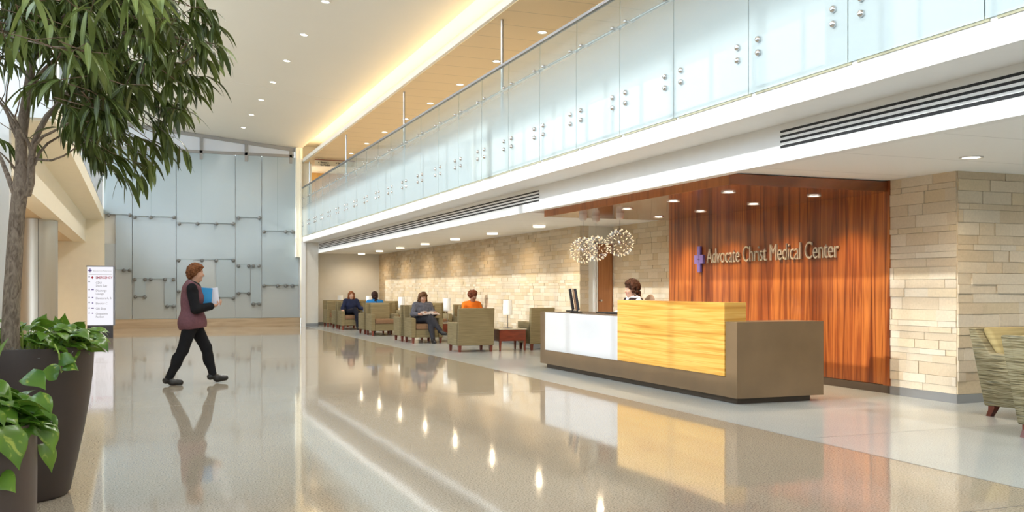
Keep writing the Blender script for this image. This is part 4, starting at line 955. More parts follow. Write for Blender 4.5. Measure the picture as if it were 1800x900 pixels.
for px, py, w, dx, dz, L in ((45, 660, 4.45, 1.0, -.2, 0.13), (52, 700, 4.3, 1.0, -.4, 0.15), (70, 735, 4.35, .8, -.3, 0.12), (76, 745, 4.35, .6, -.9, 0.15), (78, 780, 4.4, .5, -1.0, 0.14), (-8, 655, 4.0, .35, .95, 0.19), (5, 750, 4.0, .6, -.8, 0.2), (-12, 840, 4.0, .9, -.1, 0.13)):
    heart_leaf(mb, at2(px, py, w), RV * dx + Vector((0, 0, dz)) - FV * 0.25, Vector((0, 0, 1)) * 0.6 + FV * 0.8 - RV * 0.2, L, 0.9)
mb.build('pothos_leaves', M['pothos'], sp_, fixn=False, smooth='full'); ms.build('pothos_stems', M['stem'], sp_)
# ================================================================== PEOPLE
def V3(*a): return np.array(a, dtype=np.float32)
def nrm(v): v = np.array(v, dtype=np.float32); return v / (np.linalg.norm(v) + 1e-9)
def cap(a, b, ra, rb=None, k=None): return ('cap', V3(*a), V3(*b), ra, ra if rb is None else rb, k)
def ell(c, r, ax=None, k=None): return ('ell', V3(*c), V3(*r), ax, k)
def sub(p): return ('sub',) + p
def prim_eval(p, X, Y, Z):
    if p[0] == 'cap':
        _, a, b, ra, rb, _k = p; ba = b - a; L2 = float(ba @ ba) + 1e-9
        px, py, pz = X - a[0], Y - a[1], Z - a[2]
        h = np.clip((px * ba[0] + py * ba[1] + pz * ba[2]) / L2, 0, 1)
        return np.sqrt((px - h * ba[0]) ** 2 + (py - h * ba[1]) ** 2 + (pz - h * ba[2]) ** 2) - (ra + (rb - ra) * h)
    _, c, r, ax, _k = p; px, py, pz = X - c[0], Y - c[1], Z - c[2]
    if ax is not None: q = [px * a[0] + py * a[1] + pz * a[2] for a in ax]
    else: q = [px, py, pz]
    k0 = np.sqrt(sum((q[i] / r[i]) ** 2 for i in range(3))); k1 = np.sqrt(sum((q[i] / r[i] ** 2) ** 2 for i in range(3))) + 1e-9
    return k0 * (k0 - 1) / k1
def pbox(p):
    if p[0] == 'cap': r = max(p[3], p[4]); return np.minimum(p[1], p[2]) - r, np.maximum(p[1], p[2]) + r
    r = float(max(p[2])); return p[1] - r, p[1] + r
def field_mesh(name, prims, h, k, mats, parent=None, infl=0.0, cuts=(), disp=None, paint=None, smooth=True):
    """one continuous surface around the given limbs (smooth union), by dual contouring of a distance field"""
    ps = [p for p in prims if p[0] != 'sub']; bs = [pbox(p) for p in ps]; m = infl + 0.03
    lo = np.min([b[0] for b in bs], 0) - m; hi = np.max([b[1] for b in bs], 0) + m
    n = np.ceil((hi - lo) / h).astype(int) + 1; ax = [lo[i] + h * np.arange(n[i], dtype=np.float32) for i in range(3)]
    F = np.full(tuple(n), 0.3, dtype=np.float32)
    for p in prims:
        neg = p[0] == 'sub'; q = p[1:] if neg else p; a, b = pbox(q); kk = (q[-1] if q[-1] is not None else k); mg = infl + kk + 0.03
        i0 = np.maximum(((a - mg - lo) / h).astype(int), 0); i1 = np.minimum(((b + mg - lo) / h).astype(int) + 2, n)
        sl = tuple(slice(int(i0[i]), int(i1[i])) for i in range(3))
        X, Y, Z = np.meshgrid(ax[0][sl[0]], ax[1][sl[1]], ax[2][sl[2]], indexing='ij', sparse=True)
        d = prim_eval(q, X, Y, Z) - (0 if neg else infl); f = F[sl]
        if neg:
            d = -d; hh = np.clip(0.5 + 0.5 * (d - f) / kk, 0, 1); F[sl] = f * (1 - hh) + d * hh + kk * hh * (1 - hh)
        else:
            hh = np.clip(0.5 + 0.5 * (f - d) / kk, 0, 1); F[sl] = f * (1 - hh) + d * hh - kk * hh * (1 - hh)
    X, Y, Z = np.meshgrid(*ax, indexing='ij', sparse=True)
    if disp is not None: F = F + disp(X, Y, Z).astype(np.float32)
    for (pt, nn) in cuts: F = np.maximum(F, (X - pt[0]) * nn[0] + (Y - pt[1]) * nn[1] + (Z - pt[2]) * nn[2])
    S = F < 0; nx, ny, nz = F.shape
    cn = np.zeros((nx - 1, ny - 1, nz - 1), np.uint8); offs = [(i, j, l) for i in (0, 1) for j in (0, 1) for l in (0, 1)]
    for (i, j, l) in offs: cn += S[i:nx - 1 + i, j:ny - 1 + j, l:nz - 1 + l]
    act = (cn > 0) & (cn < 8); I, J, K = np.nonzero(act)
    idx = np.full(act.shape, -1, np.int64); idx[I, J, K] = np.arange(len(I))
    P = np.zeros((len(I), 3)); cnt = np.zeros(len(I))
    for a in range(8):
        for b in range(a + 1, 8):
            oa, ob = offs[a], offs[b]
            if sum(abs(oa[t] - ob[t]) for t in range(3)) != 1: continue
            fa = F[I + oa[0], J + oa[1], K + oa[2]]; fb = F[I + ob[0], J + ob[1], K + ob[2]]; cr = (fa < 0) != (fb < 0)
            t = np.where(cr, fa / np.where(np.abs(fa - fb) < 1e-12, 1, fa - fb), 0)
            for d in range(3): P[:, d] += np.where(cr, oa[d] + t * (ob[d] - oa[d]), 0)
            cnt += cr
    P = (P / cnt[:, None] + np.stack([I, J, K], 1)) * h + lo
    quads = []
    A = S[:-1, 1:-1, 1:-1]; B = S[1:, 1:-1, 1:-1]; e = np.nonzero(A != B); i, j, l = e[0], e[1] + 1, e[2] + 1; s = A[e]
    q = np.stack([idx[i, j - 1, l - 1], idx[i, j, l - 1], idx[i, j, l], idx[i, j - 1, l]], 1); quads.append(np.where(s[:, None], q, q[:, ::-1]))
    A = S[1:-1, :-1, 1:-1]; B = S[1:-1, 1:, 1:-1]; e = np.nonzero(A != B); i, j, l = e[0] + 1, e[1], e[2] + 1; s = A[e]
    q = np.stack([idx[i - 1, j, l - 1], idx[i - 1, j, l], idx[i, j, l], idx[i, j, l - 1]], 1); quads.append(np.where(s[:, None], q, q[:, ::-1]))
    A = S[1:-1, 1:-1, :-1]; B = S[1:-1, 1:-1, 1:]; e = np.nonzero(A != B); i, j, l = e[0] + 1, e[1] + 1, e[2]; s = A[e]
    q = np.stack([idx[i - 1, j - 1, l], idx[i, j - 1, l], idx[i, j, l], idx[i - 1, j, l]], 1); quads.append(np.where(s[:, None], q, q[:, ::-1]))
    Q = np.concatenate(quads); Q = Q[(Q >= 0).all(1)]
    me = bpy.data.meshes.new(name); me.vertices.add(len(P)); me.vertices.foreach_set('co', P.astype(np.float32).ravel())
    me.loops.add(Q.size); me.loops.foreach_set('vertex_index', Q.astype(np.int32).ravel())
    me.polygons.add(len(Q)); me.polygons.foreach_set('loop_start', np.arange(0, Q.size, 4, dtype=np.int32)); me.polygons.foreach_set('loop_total', np.full(len(Q), 4, np.int32))
    for m_ in (mats if isinstance(mats, (list, tuple)) else [mats]): me.materials.append(m_)
    if paint is not None:
        me.polygons.foreach_set('material_index', paint(P[Q].mean(1)).astype(np.int32))
    me.polygons.foreach_set('use_smooth', [True] * len(Q)); me.update(calc_edges=True); me.validate()
    o = bpy.data.objects.new(name, me); C.objects.link(o)
    if parent is not None: o.parent = parent
    return o

def hand_prims(w, d, n, side, curl=0.5, s=1.0):
    """palm, four unequal bent fingers and a thumb; w wrist, d hand direction, n palm normal (towards the palm side)"""
    d = nrm(d); n = nrm(n - d * float(np.dot(n, d))); l = np.cross(d, n) * side      # l points to the thumb side
    ps = []; c = w + d * 0.045 * s
    ps.append(ell(c, (0.046 * s, 0.038 * s, 0.014 * s), (d, l, n), 0.008)); ps.append(cap(w - d * 0.02, w + d * 0.02, 0.023 * s, 0.022 * s, 0.02))
    for k, (off, L) in enumerate(((0.029, 0.070), (0.010, 0.079), (-0.009, 0.073), (-0.027, 0.057))):
        b = c + d * 0.038 * s + l * off * s; a1 = curl * 0.7; d1 = d * math.cos(a1) + n * math.sin(a1); a2 = curl * 1.7; d2 = d * math.cos(a2) + n * math.sin(a2)
        m = b + d1 * L * 0.5 * s; e = m + d2 * L * 0.5 * s
        ps += [cap(b, m, 0.0088 * s, 0.0082 * s, 0.004), cap(m, e, 0.0082 * s, 0.0068 * s, 0.004)]
    t0 = w + d * 0.022 * s + l * 0.026 * s; t1 = t0 + (d * 0.6 + l * 0.7 + n * 0.3) * 0.032 * s; t2 = t1 + (d * 0.85 + l * 0.15 + n * 0.45) * 0.030 * s
    ps += [cap(t0, t1, 0.0125 * s, 0.0105 * s, 0.01), cap(t1, t2, 0.0100 * s, 0.0080 * s, 0.004)]
    return ps
def head_prims(c, f, u):
    f = nrm(f); u = nrm(u - f * float(np.dot(u, f))); r = np.cross(f, u); g = lambda a, b, cc: c + f * a + r * b + u * cc
    ps = [ell(g(-0.012, 0, 0.03), (0.094, 0.076, 0.088), (f, r, u), 0.02), ell(g(0.022, 0, -0.035), (0.064, 0.060, 0.075), (f, r, u), 0.03), ell(g(0.060, 0, -0.086), (0.026, 0.026, 0.020), (f, r, u), 0.03),
          cap(g(0.080, 0, 0.012), g(0.101, 0, -0.024), 0.0085, 0.0125, 0.012), ell(g(0.078, 0, -0.052), (0.014, 0.024, 0.010), (f, r, u), 0.010),
          ell(g(0.070, 0.030, 0.030), (0.018, 0.026, 0.009), (f, r, u), 0.015), ell(g(0.070, -0.030, 0.030), (0.018, 0.026, 0.009), (f, r, u), 0.015),
          ell(g(0.060, 0.036, -0.026), (0.022, 0.02, 0.022), (f, r, u), 0.02), ell(g(0.060, -0.036, -0.026), (0.022, 0.02, 0.022), (f, r, u), 0.02)]
    for s in (-1, 1):
        ps.append(ell(g(-0.012, 0.076 * s, 0.0), (0.018, 0.008, 0.030), (f, r, u), 0.006))
        ps.append(sub(ell(g(0.092, 0.031 * s, 0.010), (0.014, 0.017, 0.009), (f, r, u), 0.010)))
        ps.append(ell(g(0.072, 0.031 * s, 0.010), (0.012, 0.014, 0.010), (f, r, u), 0.003))
    return ps, g
def face_paint(g, f, u):
    f = nrm(f); u = nrm(u - f * float(np.dot(u, f))); r = np.cross(f, u)
    def paint(c):
        out = np.zeros(len(c)); o = g(0, 0, 0)
        a = (c - o) @ f; b = (c - o) @ r; z = (c - o) @ u; front = a > 0.062
        lips = front & (np.abs(z + 0.053 - 9.0 * b * b) < 0.0075) & (np.abs(b) < 0.025); out[lips] = 1
        for s in (-1, 1):
            eye = front & (((b - 0.031 * s) / 0.0135) ** 2 + ((z - 0.010) / 0.0075) ** 2 < 1); out[eye] = 2
            iris = front & (((b - 0.031 * s) / 0.006) ** 2 + ((z - 0.010) / 0.0075) ** 2 < 1); out[iris] = 3
            brow = front & (np.abs(z - 0.040 + (np.abs(b) - 0.030) ** 2 * 14) < 0.0033) & (np.abs(b - 0.031 * s) < 0.018); out[brow] = 3
        return out
    return paint
EYEW = plain('eye_white', (0.75, 0.73, 0.70), 0.2, noise=0); EYED = plain('eye_dark', (0.05, 0.03, 0.02), 0.3, noise=0)
def skin(name, col): return plain(name, col, 0.5, noise=0.05, nscale=12, spec=0.35), plain(name + '_lips', (col[0] * 0.85, col[1] * 0.48, col[2] * 0.46), 0.4, noise=0)
def cloth(name, col, noise=0.12, sc=14): return plain(name, col, 0.85, noise=noise, nscale=sc, spec=0.15)
def hairm(name, lo, hi): return streaked(name, [(0.3, lo), (0.7, hi)], (45, 45, 14), 0.65, detail=4, dist=1.0, spec=0.12)
def torso_prims(J, w=1.0):
    pe, ch, nk, sL, sR, hL, hR = [V3(*J[k]) for k in ('pelvis', 'chest', 'neck', 'shL', 'shR', 'hipL', 'hipR')]
    lat = nrm(sL - sR); up = nrm(nk - pe); fr = np.cross(lat, up)   # fr: to the front (facing -Y when upright)
    fr = fr if fr[1] < 0 else -fr
    wa = pe * 0.5 + ch * 0.5; A = (lat, fr, up)
    ps = [ell(pe, (0.165 * w, 0.125 * w, 0.12), A, 0.06), ell(wa, (0.140 * w, 0.108 * w, 0.13), A, 0.06), ell(ch, (0.155 * w, 0.112 * w, 0.15), A, 0.06), ell(ch + up * 0.10, (0.15 * w, 0.085 * w, 0.075), A, 0.05),
          cap(sL, ch + up * 0.12, 0.058, 0.07, 0.05), cap(sR, ch + up * 0.12, 0.058, 0.07, 0.05), ell(ch + fr * 0.085 + lat * 0.07 - up * 0.01, (0.056 * w, 0.036 * w, 0.052), A, 0.04), ell(ch + fr * 0.085 - lat * 0.07 - up * 0.01, (0.056 * w, 0.036 * w, 0.052), A, 0.04)]
    return ps, (lat, fr, up)
def arm_prims(J, s): a, b, c = J['sh' + s], J['el' + s], J['wr' + s]; return [cap(a, b, 0.050, 0.040, 0.03), cap(b, c, 0.040, 0.026, 0.02)]
def leg_prims(J, s): a, b, c = J['hip' + s], J['kn' + s], J['an' + s]; return [cap(a, b, 0.088, 0.058, 0.05), cap(b, c, 0.056, 0.036, 0.03), ell(V3(*b) * 0.62 + V3(*c) * 0.38 + V3(0, 0.012, 0), (0.052, 0.052, 0.09), None, 0.03)]
def foot_prims(J, s, r=1.0): a, t = V3(*J['an' + s]), V3(*J['toe' + s]); d = nrm(t - a); return [cap(a, t * 0.35 + a * 0.65 + V3(0, 0, -0.03), 0.036 * r, 0.040 * r, 0.02), cap(t * 0.35 + a * 0.65 + V3(0, 0, -0.03), t, 0.040 * r, 0.030 * r, 0.02), cap(a, a - d * 0.035 + V3(0, 0, -0.03), 0.035 * r, 0.036 * r, 0.02)]

def person(label, loc, rz, J, sk, hair_fn, hair_m, top, bottom, shoe, res=0.0065, extra=None, curl=(0.5, 0.5), hands=None, group=None, sleeves=1.0, vneck=0.0):
    root = thing('person', label, 'person', loc, rz, group)
    J = {k: V3(*v) for k, v in J.items()}
    tp, A = torso_prims(J); c, f = J['head'], J['face']; hp, g = head_prims(c, f, V3(0, 0, 1) if 'hup' not in J else J['hup'])
    u = V3(0, 0, 1)
    prims = tp + [cap(J['neck'] - V3(0, 0, 0.03), c + V3(0, 0, -0.05), 0.058, 0.050, 0.03)]
    for s in ('L', 'R'):
        prims += arm_prims(J, s) + leg_prims(J, s) + foot_prims(J, s)
    prims += hp
    for s, sg, cu in (('L', 1, curl[0]), ('R', -1, curl[1])):
        d, n = (hands or {}).get(s, (J['wr' + s] - J['el' + s], V3(0, 0, -1))); prims += hand_prims(J['wr' + s], V3(*d), V3(*n), sg, cu)
    field_mesh('body', prims, res, 0.03, [sk[0], sk[1], EYEW, EYED], root, paint=face_paint(g, f, u))
    hair_fn(root, hair_m, g, nrm(f), c)
    lat, fr, up = A
    # top garment
    hem = J['pelvis'] - up * 0.06
    gp = tp + [p for s in ('L', 'R') for p in [arm_prims(J, s)[0], cap(J['el' + s], J['wr' + s] * sleeves + J['el' + s] * (1 - sleeves), 0.041, 0.030, 0.02)]] if sleeves > 0 else tp
    field_mesh(top[0], gp, 0.009, 0.035, top[1], root, infl=0.020, cuts=[(hem, -up), (J['neck'] + V3(0, 0, 0.060 - vneck) + fr * 0.0, nrm(up + fr * (0.5 + vneck * 5)))])
    # trousers
    lp = [tp[0]] + [p for s in ('L', 'R') for p in leg_prims(J, s)] + [cap(J['hipL'], J['hipR'], 0.10, 0.10, 0.05)]
    field_mesh(bottom[0], lp, 0.009, 0.035, bottom[1], root, infl=0.014, cuts=[(J['pelvis'] + up * (0.08 if J['pelvis'][2] > 0.7 else 0.18), up)])
    for s in ('L', 'R'):
        field_mesh('shoe', foot_prims(J, s), 0.006, 0.02, shoe, root, infl=0.008, cuts=[(J['an' + s] + V3(0, 0, 0.012), V3(0, 0, 1))] + ([((0, 0, 0.003), V3(0, 0, -1))] if J['an' + s][2] < 0.2 else []))
    if extra: extra(root, J, tp, A)
    return root

def wob(a, s1, s2=None, seed=0.0):
    s2 = s2 or s1 * 1.7
    return lambda X, Y, Z: a * (np.sin(s1 * X + seed + 2.1 * np.sin(s2 * Z)) * np.sin(s1 * Y + 1.3 + np.sin(s2 * X)) + 0.6 * np.sin(s2 * Z + 3 * np.sin(s1 * Y + seed)))
def face_cuts(g, f, fwd=0.055, top=0.075):
    """plane that bares the face in front of the hairline"""
    return None
def hair_short(vol=1.0, seed=0.0):
    def fn(root, m, g, f, c):
        r = np.cross(f, V3(0, 0, 1)); A = (f, r, V3(0, 0, 1))
        ps = [ell(g(-0.020, 0, 0.045), (0.106 * vol, 0.092 * vol, 0.094 * vol), A, 0.02), ell(g(-0.060, 0, -0.01), (0.062, 0.078, 0.085), A, 0.03), ell(g(-0.03, 0.07, 0.01), (0.05, 0.022, 0.06), A, 0.02), ell(g(-0.03, -0.07, 0.01), (0.05, 0.022, 0.06), A, 0.02), ell(g(0.045, 0.01, 0.088), (0.042, 0.055, 0.028), A, 0.02),
              sub(ell(g(0.105, 0, -0.02), (0.075, 0.062, 0.085), A, 0.015))]
        field_mesh('hair', ps, 0.006, 0.02, m, root, disp=wob(0.004, 90, 120, seed))
    return fn
def hair_curly(vol=1.0, n=150, seed=3, low=-0.05):
    def fn(root, m, g, f, c):
        rnd = random.Random(seed); r = np.cross(f, V3(0, 0, 1)); A = (f, r, V3(0, 0, 1)); ps = [ell(g(-0.02, 0, 0.045), (0.10 * vol, 0.09 * vol, 0.095 * vol), A, 0.02)]
        k = 0
        while k < n:
            v = nrm([rnd.gauss(0, 1) for _ in range(3)]); a, b, z = v
            if z < -0.75 or (a > 0.35 and z < 0.55): continue
            ps.append(ell(g(-0.02 + a * 0.10 * vol, b * 0.098 * vol, 0.04 + (z * 0.10 if z > 0 else z * -low * 2.2) * vol), (0.024, 0.024, 0.024), None, 0.008)); k += 1
        field_mesh('hair', ps, 0.006, 0.012, m, root)
    return fn
def hair_long(length=0.28, wave=0.007, side=0.085, seed=0.0):
    def fn(root, m, g, f, c):
        r = np.cross(f, V3(0, 0, 1)); A = (f, r, V3(0, 0, 1))
        ps = [ell(g(-0.018, 0, 0.045), (0.103, 0.090, 0.092), A, 0.02)]
        for s in (-1, 1):
            ps += [cap(g(0.01, 0.076 * s, 0.05), g(0.0, side * s, -0.08), 0.030, 0.034, 0.02), cap(g(0.0, side * s, -0.08), g(0.01, (side + 0.015) * s, -length), 0.036, 0.026, 0.02), cap(g(-0.06, 0.04 * s, 0.03), g(-0.07, 0.06 * s, -length), 0.05, 0.035, 0.03)]
        ps.append(sub(ell(g(0.112, 0, -0.02), (0.080, 0.058, 0.092), A, 0.012)))
        field_mesh('hair', ps, 0.006, 0.02, m, root, disp=wob(wave, 60, 85, seed))
    return fn
def hair_bob(seed=0.0): return hair_long(0.125, 0.003, 0.078, seed)
def hair_braid():
    def fn(root, m, g, f, c):
        r = np.cross(f, V3(0, 0, 1)); A = (f, r, V3(0, 0, 1))
        ps = [ell(g(-0.018, 0, 0.045), (0.106, 0.094, 0.096), A, 0.02), ell(g(-0.05, 0, -0.02), (0.07, 0.085, 0.07), A, 0.03), sub(ell(g(0.112, 0, -0.02), (0.080, 0.058, 0.092), A, 0.012))]
        for k in range(7):
            s = 1 if k % 2 else -1; ps.append(ell(g(-0.105 - 0.005 * min(k, 3), 0.014 * s, -0.04 - 0.042 * k), (0.036, 0.042 - 0.003 * k, 0.034), A, 0.010))
        field_mesh('hair', ps, 0.006, 0.02, m, root, disp=wob(0.003, 100, 130))
    return fn

# ---- the walking woman (local frame faces -Y; her right is -X; she crosses the hall to the right of the photo)
SKA = skin('skin_fair', (0.52, 0.30, 0.21)); SKB = skin('skin_light', (0.58, 0.35, 0.25)); SKC = skin('skin_brown', (0.27, 0.125, 0.07)); SKD = skin('skin_tan', (0.42, 0.23, 0.15))
BLK = cloth('black_cloth', (0.012, 0.012, 0.014)); SHOE = plain('black_shoe', (0.012, 0.011, 0.011), 0.35, noise=0)
W = dict(pelvis=(0, 0.05, 0.86), chest=(0, 0.055, 1.135), neck=(0, 0.04, 1.30), head=(0, 0.005, 1.455), face=(0, -1, -0.10),
         shL=(0.165, 0.045, 1.265), elL=(0.20, -0.03, 1.00), wrL=(0.06, -0.20, 1.045), shR=(-0.165, 0.065, 1.265), elR=(-0.215, 0.02, 0.985), wrR=(-0.13, -0.17, 1.02),
         hipL=(0.085, 0.05, 0.83), knL=(0.085, -0.13, 0.47), anL=(0.075, -0.215, 0.105), toeL=(0.085, -0.375, 0.062),
         hipR=(-0.085, 0.06, 0.83), knR=(-0.085, 0.17, 0.455), anR=(-0.08, 0.345, 0.085), toeR=(-0.085, 0.20, 0.036))
VEST = cloth('mauve_vest', (0.155, 0.072, 0.085), 0.15, 30)
def vest(root, J, tp, A):
    lat, fr, up = A
    hem = V3(0, 0, 0.735)
    ps = [p for p in tp] + [ell(J['pelvis'] - V3(0, 0, 0.06), (0.176, 0.148, 0.13), (lat, fr, up), 0.05), cap(J['neck'] - V3(0, 0, 0.02), J['neck'] + V3(0, 0, 0.02), 0.065, 0.06, 0.02)]
    ps += [sub(cap(J['shL'] + V3(0.10, 0, -0.01), J['shL'] + V3(0.03, 0, -0.03), 0.075, 0.06, 0.01)), sub(cap(J['shR'] + V3(-0.10, 0, -0.01), J['shR'] + V3(-0.03, 0, -0.03), 0.075, 0.06, 0.01))]
    field_mesh('vest', ps, 0.008, 0.04, VEST, root, infl=0.028, cuts=[(hem, nrm([0, -0.12, -1])), (J['neck'] + V3(0, 0, 0.035), nrm([0, -0.55, 0.84]))], disp=lambda X, Y, Z: -0.012 * np.clip((0.98 - Z) / 0.25, 0, 1) + 0 * X)
    field_mesh('lanyard', [cap(J['neck'] + V3(0.05, -0.06, 0.0), J['chest'] + V3(0.02, -0.175, 0.0), 0.004), cap(J['neck'] + V3(-0.05, -0.06, 0.0), J['chest'] + V3(-0.02, -0.175, 0.0), 0.004)], 0.004, 0.004, cloth('lanyard_grey', (0.25, 0.25, 0.28)), root)
wg = on_z(345, 675, 0)
HR = hairm('hair_auburn', (0.085, 0.030, 0.012), (0.22, 0.088, 0.035))
wk = person('woman in mauve vest and black trousers walking across the hall with a blue folder', (wg.x, wg.y, 0), PI / 2, W, SKA, hair_short(0.97), HR, ('shirt', BLK), ('trousers', BLK), SHOE, 0.0055, vest, (0.9, 0.9),
            hands={'L': ((-0.6, -0.75, 0.1), (0.6, -0.4, 0.3)), 'R': ((0.35, -0.93, 0.12), (0.5, 0.1, 0.86))})
# folder and papers held in front of her (both top-level)
Rw = Matrix.Translation((wg.x, wg.y, 0)) @ Matrix.Rotation(PI / 2, 4, 'Z')
def held(name, label, cat, mat, sx, sy, sz, p, rz, rx):
    o = MB().rbox(-sx / 2, sx / 2, -sy / 2, sy / 2, -sz / 2, sz / 2, 0.002, 1).build(name, mat); tag(o, label, cat)
    o.matrix_world = Rw @ Matrix.Translation(p) @ Matrix.Rotation(rz, 4, 'Z') @ Matrix.Rotation(rx, 4, 'X'); return o
held('folder', 'bright blue folder held by the walking woman', 'folder', plain('blue_card', (0.02, 0.26, 0.55), 0.45, noise=0.03), 0.015, 0.155, 0.215, (-0.075, -0.115, 1.155), -0.12, 0.08)
held('document', 'white papers held in front of the blue folder', 'papers', plain('paper_white', (0.72, 0.72, 0.80), 0.7, noise=0.02), 0.008, 0.16, 0.24, (-0.045, -0.20, 1.14), -0.10, -0.10)

# ---- seated women (origin = the chair's origin, facing -Y)
def seated(**k):
    J = dict(pelvis=(0, 0.04, 0.53), chest=(0, 0.055, 0.745), neck=(0, 0.05, 0.90), head=(0, 0.02, 1.042), face=(0, -1, -0.05),
             shL=(0.165, 0.05, 0.865), elL=(0.25, -0.02, 0.64), wrL=(0.20, -0.22, 0.60), shR=(-0.165, 0.05, 0.865), elR=(-0.25, -0.02, 0.64), wrR=(-0.20, -0.22, 0.60),
             hipL=(0.09, 0.03, 0.52), knL=(0.10, -0.40, 0.515), anL=(0.10, -0.47, 0.09), toeL=(0.11, -0.60, 0.038), hipR=(-0.09, 0.03, 0.52), knR=(-0.10, -0.40, 0.515), anR=(-0.10, -0.45, 0.09), toeR=(-0.11, -0.58, 0.038))
    J.update(k); return J
def seat_of(key): x, y, rz = CH[key]; return (x, y, 0), rz
# navy
NAVY = cloth('navy_top', (0.022, 0.028, 0.065)); NAVYT = cloth('dark_trousers', (0.016, 0.018, 0.030))
l, r = seat_of('B')
person('smiling woman in navy with red-brown bob and crossed legs, seated in the lounge', l, r, seated(elR=(-0.27, 0.0, 0.655), wrR=(-0.30, -0.20, 0.61), elL=(0.26, -0.02, 0.66), wrL=(0.335, -0.24, 0.625), knR=(0.02, -0.42, 0.61), anR=(0.15, -0.56, 0.30), toeR=(0.19, -0.70, 0.25), knL=(0.09, -0.40, 0.50), face=(-0.05, -1, -0.02)),
       SKB, hair_bob(), hairm('hair_red_brown', (0.11, 0.032, 0.012), (0.24, 0.085, 0.03)), ('top', NAVY), ('trousers', NAVYT), SHOE)
# braid, blue top, seen from behind
l, r = seat_of('C2')
person('woman with a dark braid and blue top seen from behind in the lounge', l, r, seated(face=(0.1, -1, 0), wrL=(0.12, -0.3, 0.62), wrR=(-0.12, -0.3, 0.62)), SKD, hair_braid(), hairm('hair_dark', (0.016, 0.008, 0.006), (0.05, 0.022, 0.016)), ('top', cloth('blue_top', (0.03, 0.20, 0.52))), ('trousers', NAVYT), SHOE)
# reader in grey
l, r = seat_of('D')
person('woman in grey with long wavy hair reading a magazine, legs crossed', l, r, seated(face=(0.12, -0.95, -0.35), elR=(-0.26, -0.05, 0.66), wrR=(-0.12, -0.29, 0.665), elL=(0.25, -0.06, 0.66), wrL=(0.24, -0.30, 0.665), knR=(0.05, -0.43, 0.60), anR=(0.26, -0.54, 0.29), toeR=(0.34, -0.66, 0.225), knL=(0.06, -0.41, 0.50), anL=(0.10, -0.47, 0.09)),
       SKA, hair_long(0.27, 0.0045, 0.088), hairm('hair_wavy_brown', (0.035, 0.015, 0.008), (0.22, 0.11, 0.05)), ('top', cloth('grey_top', (0.12, 0.12, 0.145), 0.35, 22)), ('trousers', cloth('charcoal_trousers', (0.045, 0.045, 0.055))), SHOE, curl=(0.8, 0.8),
       hands={'L': ((-0.5, -0.8, 0.1), (-0.3, 0.2, 0.9)), 'R': ((0.5, -0.8, 0.1), (0.3, 0.2, 0.9))}, sleeves=0.55)
mg = thing('magazine', 'open magazine held on the grey-clad reader\'s lap', 'magazine', (l[0] + 0.07, l[1] - 0.335, 0.688), 0.1)
for s in (-1, 1):
    mb = MB(); n = 8; vs = []
    for i in range(n + 1):
        t = i / n; x = s * 0.205 * t; z = 0.018 * math.sin(PI * min(1, t * 1.1)) * (1 - 0.3 * t)
        for yy in (-0.13, 0.13): vs += [(x, yy, z + yy * 0.25), (x, yy, z + yy * 0.25 - 0.004)]
    fs = []
    for i in range(n): a = i * 4; b = a + 4; fs += [(a, a + 2, b + 2, b), (a + 1, b + 1, b + 3, a + 3), (a, b, b + 1, a + 1), (a + 2, a + 3, b + 3, b + 2)]
    mb.add(vs, fs).build('page_block', plain('magazine_page', (0.42, 0.36, 0.34), 0.4, noise=0.5, nscale=22) if s < 0 else bpy.data.materials['magazine_page'], mg, smooth=True)
# orange
l, r = seat_of('rO')
person('woman with short curly auburn hair and orange top behind the turned armchair', l, r, seated(face=(0.45, -0.85, -0.28), head=(0.01, -0.02, 1.06), neck=(0, 0.02, 0.915), chest=(0, 0.04, 0.755), wrR=(-0.10, -0.3, 0.64), wrL=(0.14, -0.3, 0.64)), SKC, hair_curly(1.08, 170, 5, -0.03),
       hairm('hair_auburn_curl', (0.07, 0.020, 0.010), (0.19, 0.060, 0.028)), ('top', cloth('orange_top', (0.72, 0.17, 0.018), 0.06)), ('trousers', NAVYT), SHOE)
# receptionist and her task chair
rx, ry = 6.93, 12.90; fz = math.atan2(-1.0, -0.12); rrz = math.radians(-90) - 0.12
def rvest(root, J, tp, A):
    lat, fr, up = A
    field_mesh('vest', tp + [sub(cap(J['shL'] + V3(0.10, 0, -0.01), J['shL'] + V3(0.03, 0, -0.03), 0.07, 0.055, 0.01)), sub(cap(J['shR'] + V3(-0.10, 0, -0.01), J['shR'] + V3(-0.03, 0, -0.03), 0.07, 0.055, 0.01)), sub(cap(J['neck'] + fr * 0.12 + V3(0, 0, 0.03), J['chest'] + fr * 0.17, 0.075, 0.03, 0.01))],
               0.009, 0.035, cloth('dark_vest', (0.035, 0.022, 0.022)), root, infl=0.030, cuts=[(J['neck'] + V3(0, 0, 0.02), nrm(up))])
person('receptionist with curly dark brown hair and white blouse behind the golden panel', (rx, ry, 0.195), rrz, seated(face=(0, -1, -0.12), elL=(0.25, 0.04, 0.66), wrL=(0.11, -0.17, 0.68), elR=(-0.25, 0.04, 0.66), wrR=(-0.11, -0.17, 0.68), anL=(0.1, -0.34, 0.03), toeL=(0.11, -0.46, -0.02), anR=(-0.1, -0.34, 0.03), toeR=(-0.11, -0.46, -0.02)), SKB, hair_curly(1.06, 210, 9, -0.17),
       hairm('hair_dark_brown', (0.025, 0.010, 0.006), (0.095, 0.042, 0.024)), ('blouse', cloth('white_blouse', (0.78, 0.78, 0.80), 0.02)), ('trousers', NAVYT), SHOE, extra=rvest)
tc = thing('task_chair', 'tan rounded task chair behind the receptionist', 'office chair', (rx, ry, 0), rrz)
MB().rbox(-0.23, 0.23, -0.25, 0.22, 0.54, 0.615, 0.03, 3).build('seat', M['cushion'], tc, smooth=True)
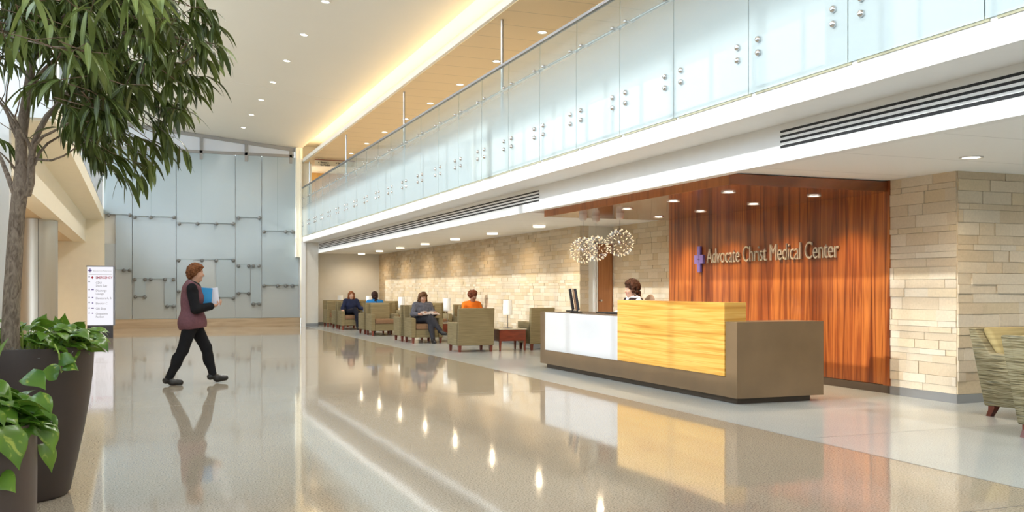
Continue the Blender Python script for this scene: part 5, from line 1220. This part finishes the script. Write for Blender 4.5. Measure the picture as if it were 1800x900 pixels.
bm = bmesh.new(); bmesh.ops.create_uvsphere(bm, u_segments=24, v_segments=14, radius=1)
for v in bm.verts: v.co = Vector((v.co.x * 0.235, 0.27 + v.co.y * 0.045 + 0.05 * (v.co.z + 0.3), 0.88 + (abs(v.co.z) ** 0.75) * math.copysign(0.285, v.co.z)))
MB().bm(bm).build('backrest', plain('tan_mesh_back', (0.22, 0.14, 0.09), 0.7, noise=0.1, nscale=40), tc, smooth=True)
MB().tube([(0, 0.22, 0.53), (0, 0.30, 0.60), (0, 0.31, 0.75)], 0.018, 8).lathe([(0.03, 0.10), (0.03, 0.50)], 14).build('column', M['sign_dark'], tc)
mb = MB()
for k in range(5): a = k * 2 * PI / 5; mb.tube([(0, 0, 0.11), (0.27 * math.cos(a), 0.27 * math.sin(a), 0.075)], [0.022, 0.014], 8)
b5 = mb.build('base', M['sign_dark'], tc)
for k in range(5): a = k * 2 * PI / 5; MB().lathe([(0.02, -0.02), (0.03, -0.012), (0.03, 0.012), (0.02, 0.02)], 12, mat=Matrix.Translation((0.27 * math.cos(a), 0.27 * math.sin(a), 0.031)) @ Matrix.Rotation(a, 4, 'Z') @ Matrix.Rotation(PI / 2, 4, 'X')).build('caster', M['blacktech'], tc)
# ================================================================== LIGHT, CAMERA, VIEW
sc = bpy.context.scene
w = bpy.data.worlds.new('World'); sc.world = w; w.use_nodes = True
bg = w.node_tree.nodes['Background']; bg.inputs['Color'].default_value = (0.80, 0.90, 1.0, 1); bg.inputs['Strength'].default_value = 5.2
sd = Vector((1.0, 0.07, -0.385)).normalized()
sl = bpy.data.lights.new('sun', 'SUN'); sl.energy = 3.8; sl.color = (1.0, 0.965, 0.91); sl.angle = math.radians(1.3)
so = bpy.data.objects.new('sun', sl); C.objects.link(so); so.rotation_euler = sd.to_track_quat('-Z', 'Y').to_euler(); so.location = (-20, 10, 20)
cam = bpy.data.cameras.new('camera'); cam.sensor_width = 36.0; cam.lens = 36.0 * FPX / 1800.0; cam.shift_y = (HY - 450.0) / 1800.0; cam.clip_end = 200
co = bpy.data.objects.new('camera', cam); C.objects.link(co); co.location = (0, 0, EYE); co.rotation_euler = (PI / 2, 0, -YAW); sc.camera = co
vs_ = sc.view_settings; vs_.view_transform = 'Standard'; vs_.look = 'None'; vs_.gamma = 1.0; vs_.use_curve_mapping = False; vs_.exposure = 0.08
sc.render.engine = 'CYCLES'; cy = sc.cycles
cy.use_denoising = True; cy.max_bounces = 8; cy.diffuse_bounces = 4; cy.glossy_bounces = 4; cy.transparent_max_bounces = 12; cy.sample_clamp_indirect = 6.0; cy.caustics_reflective = False; cy.caustics_refractive = False
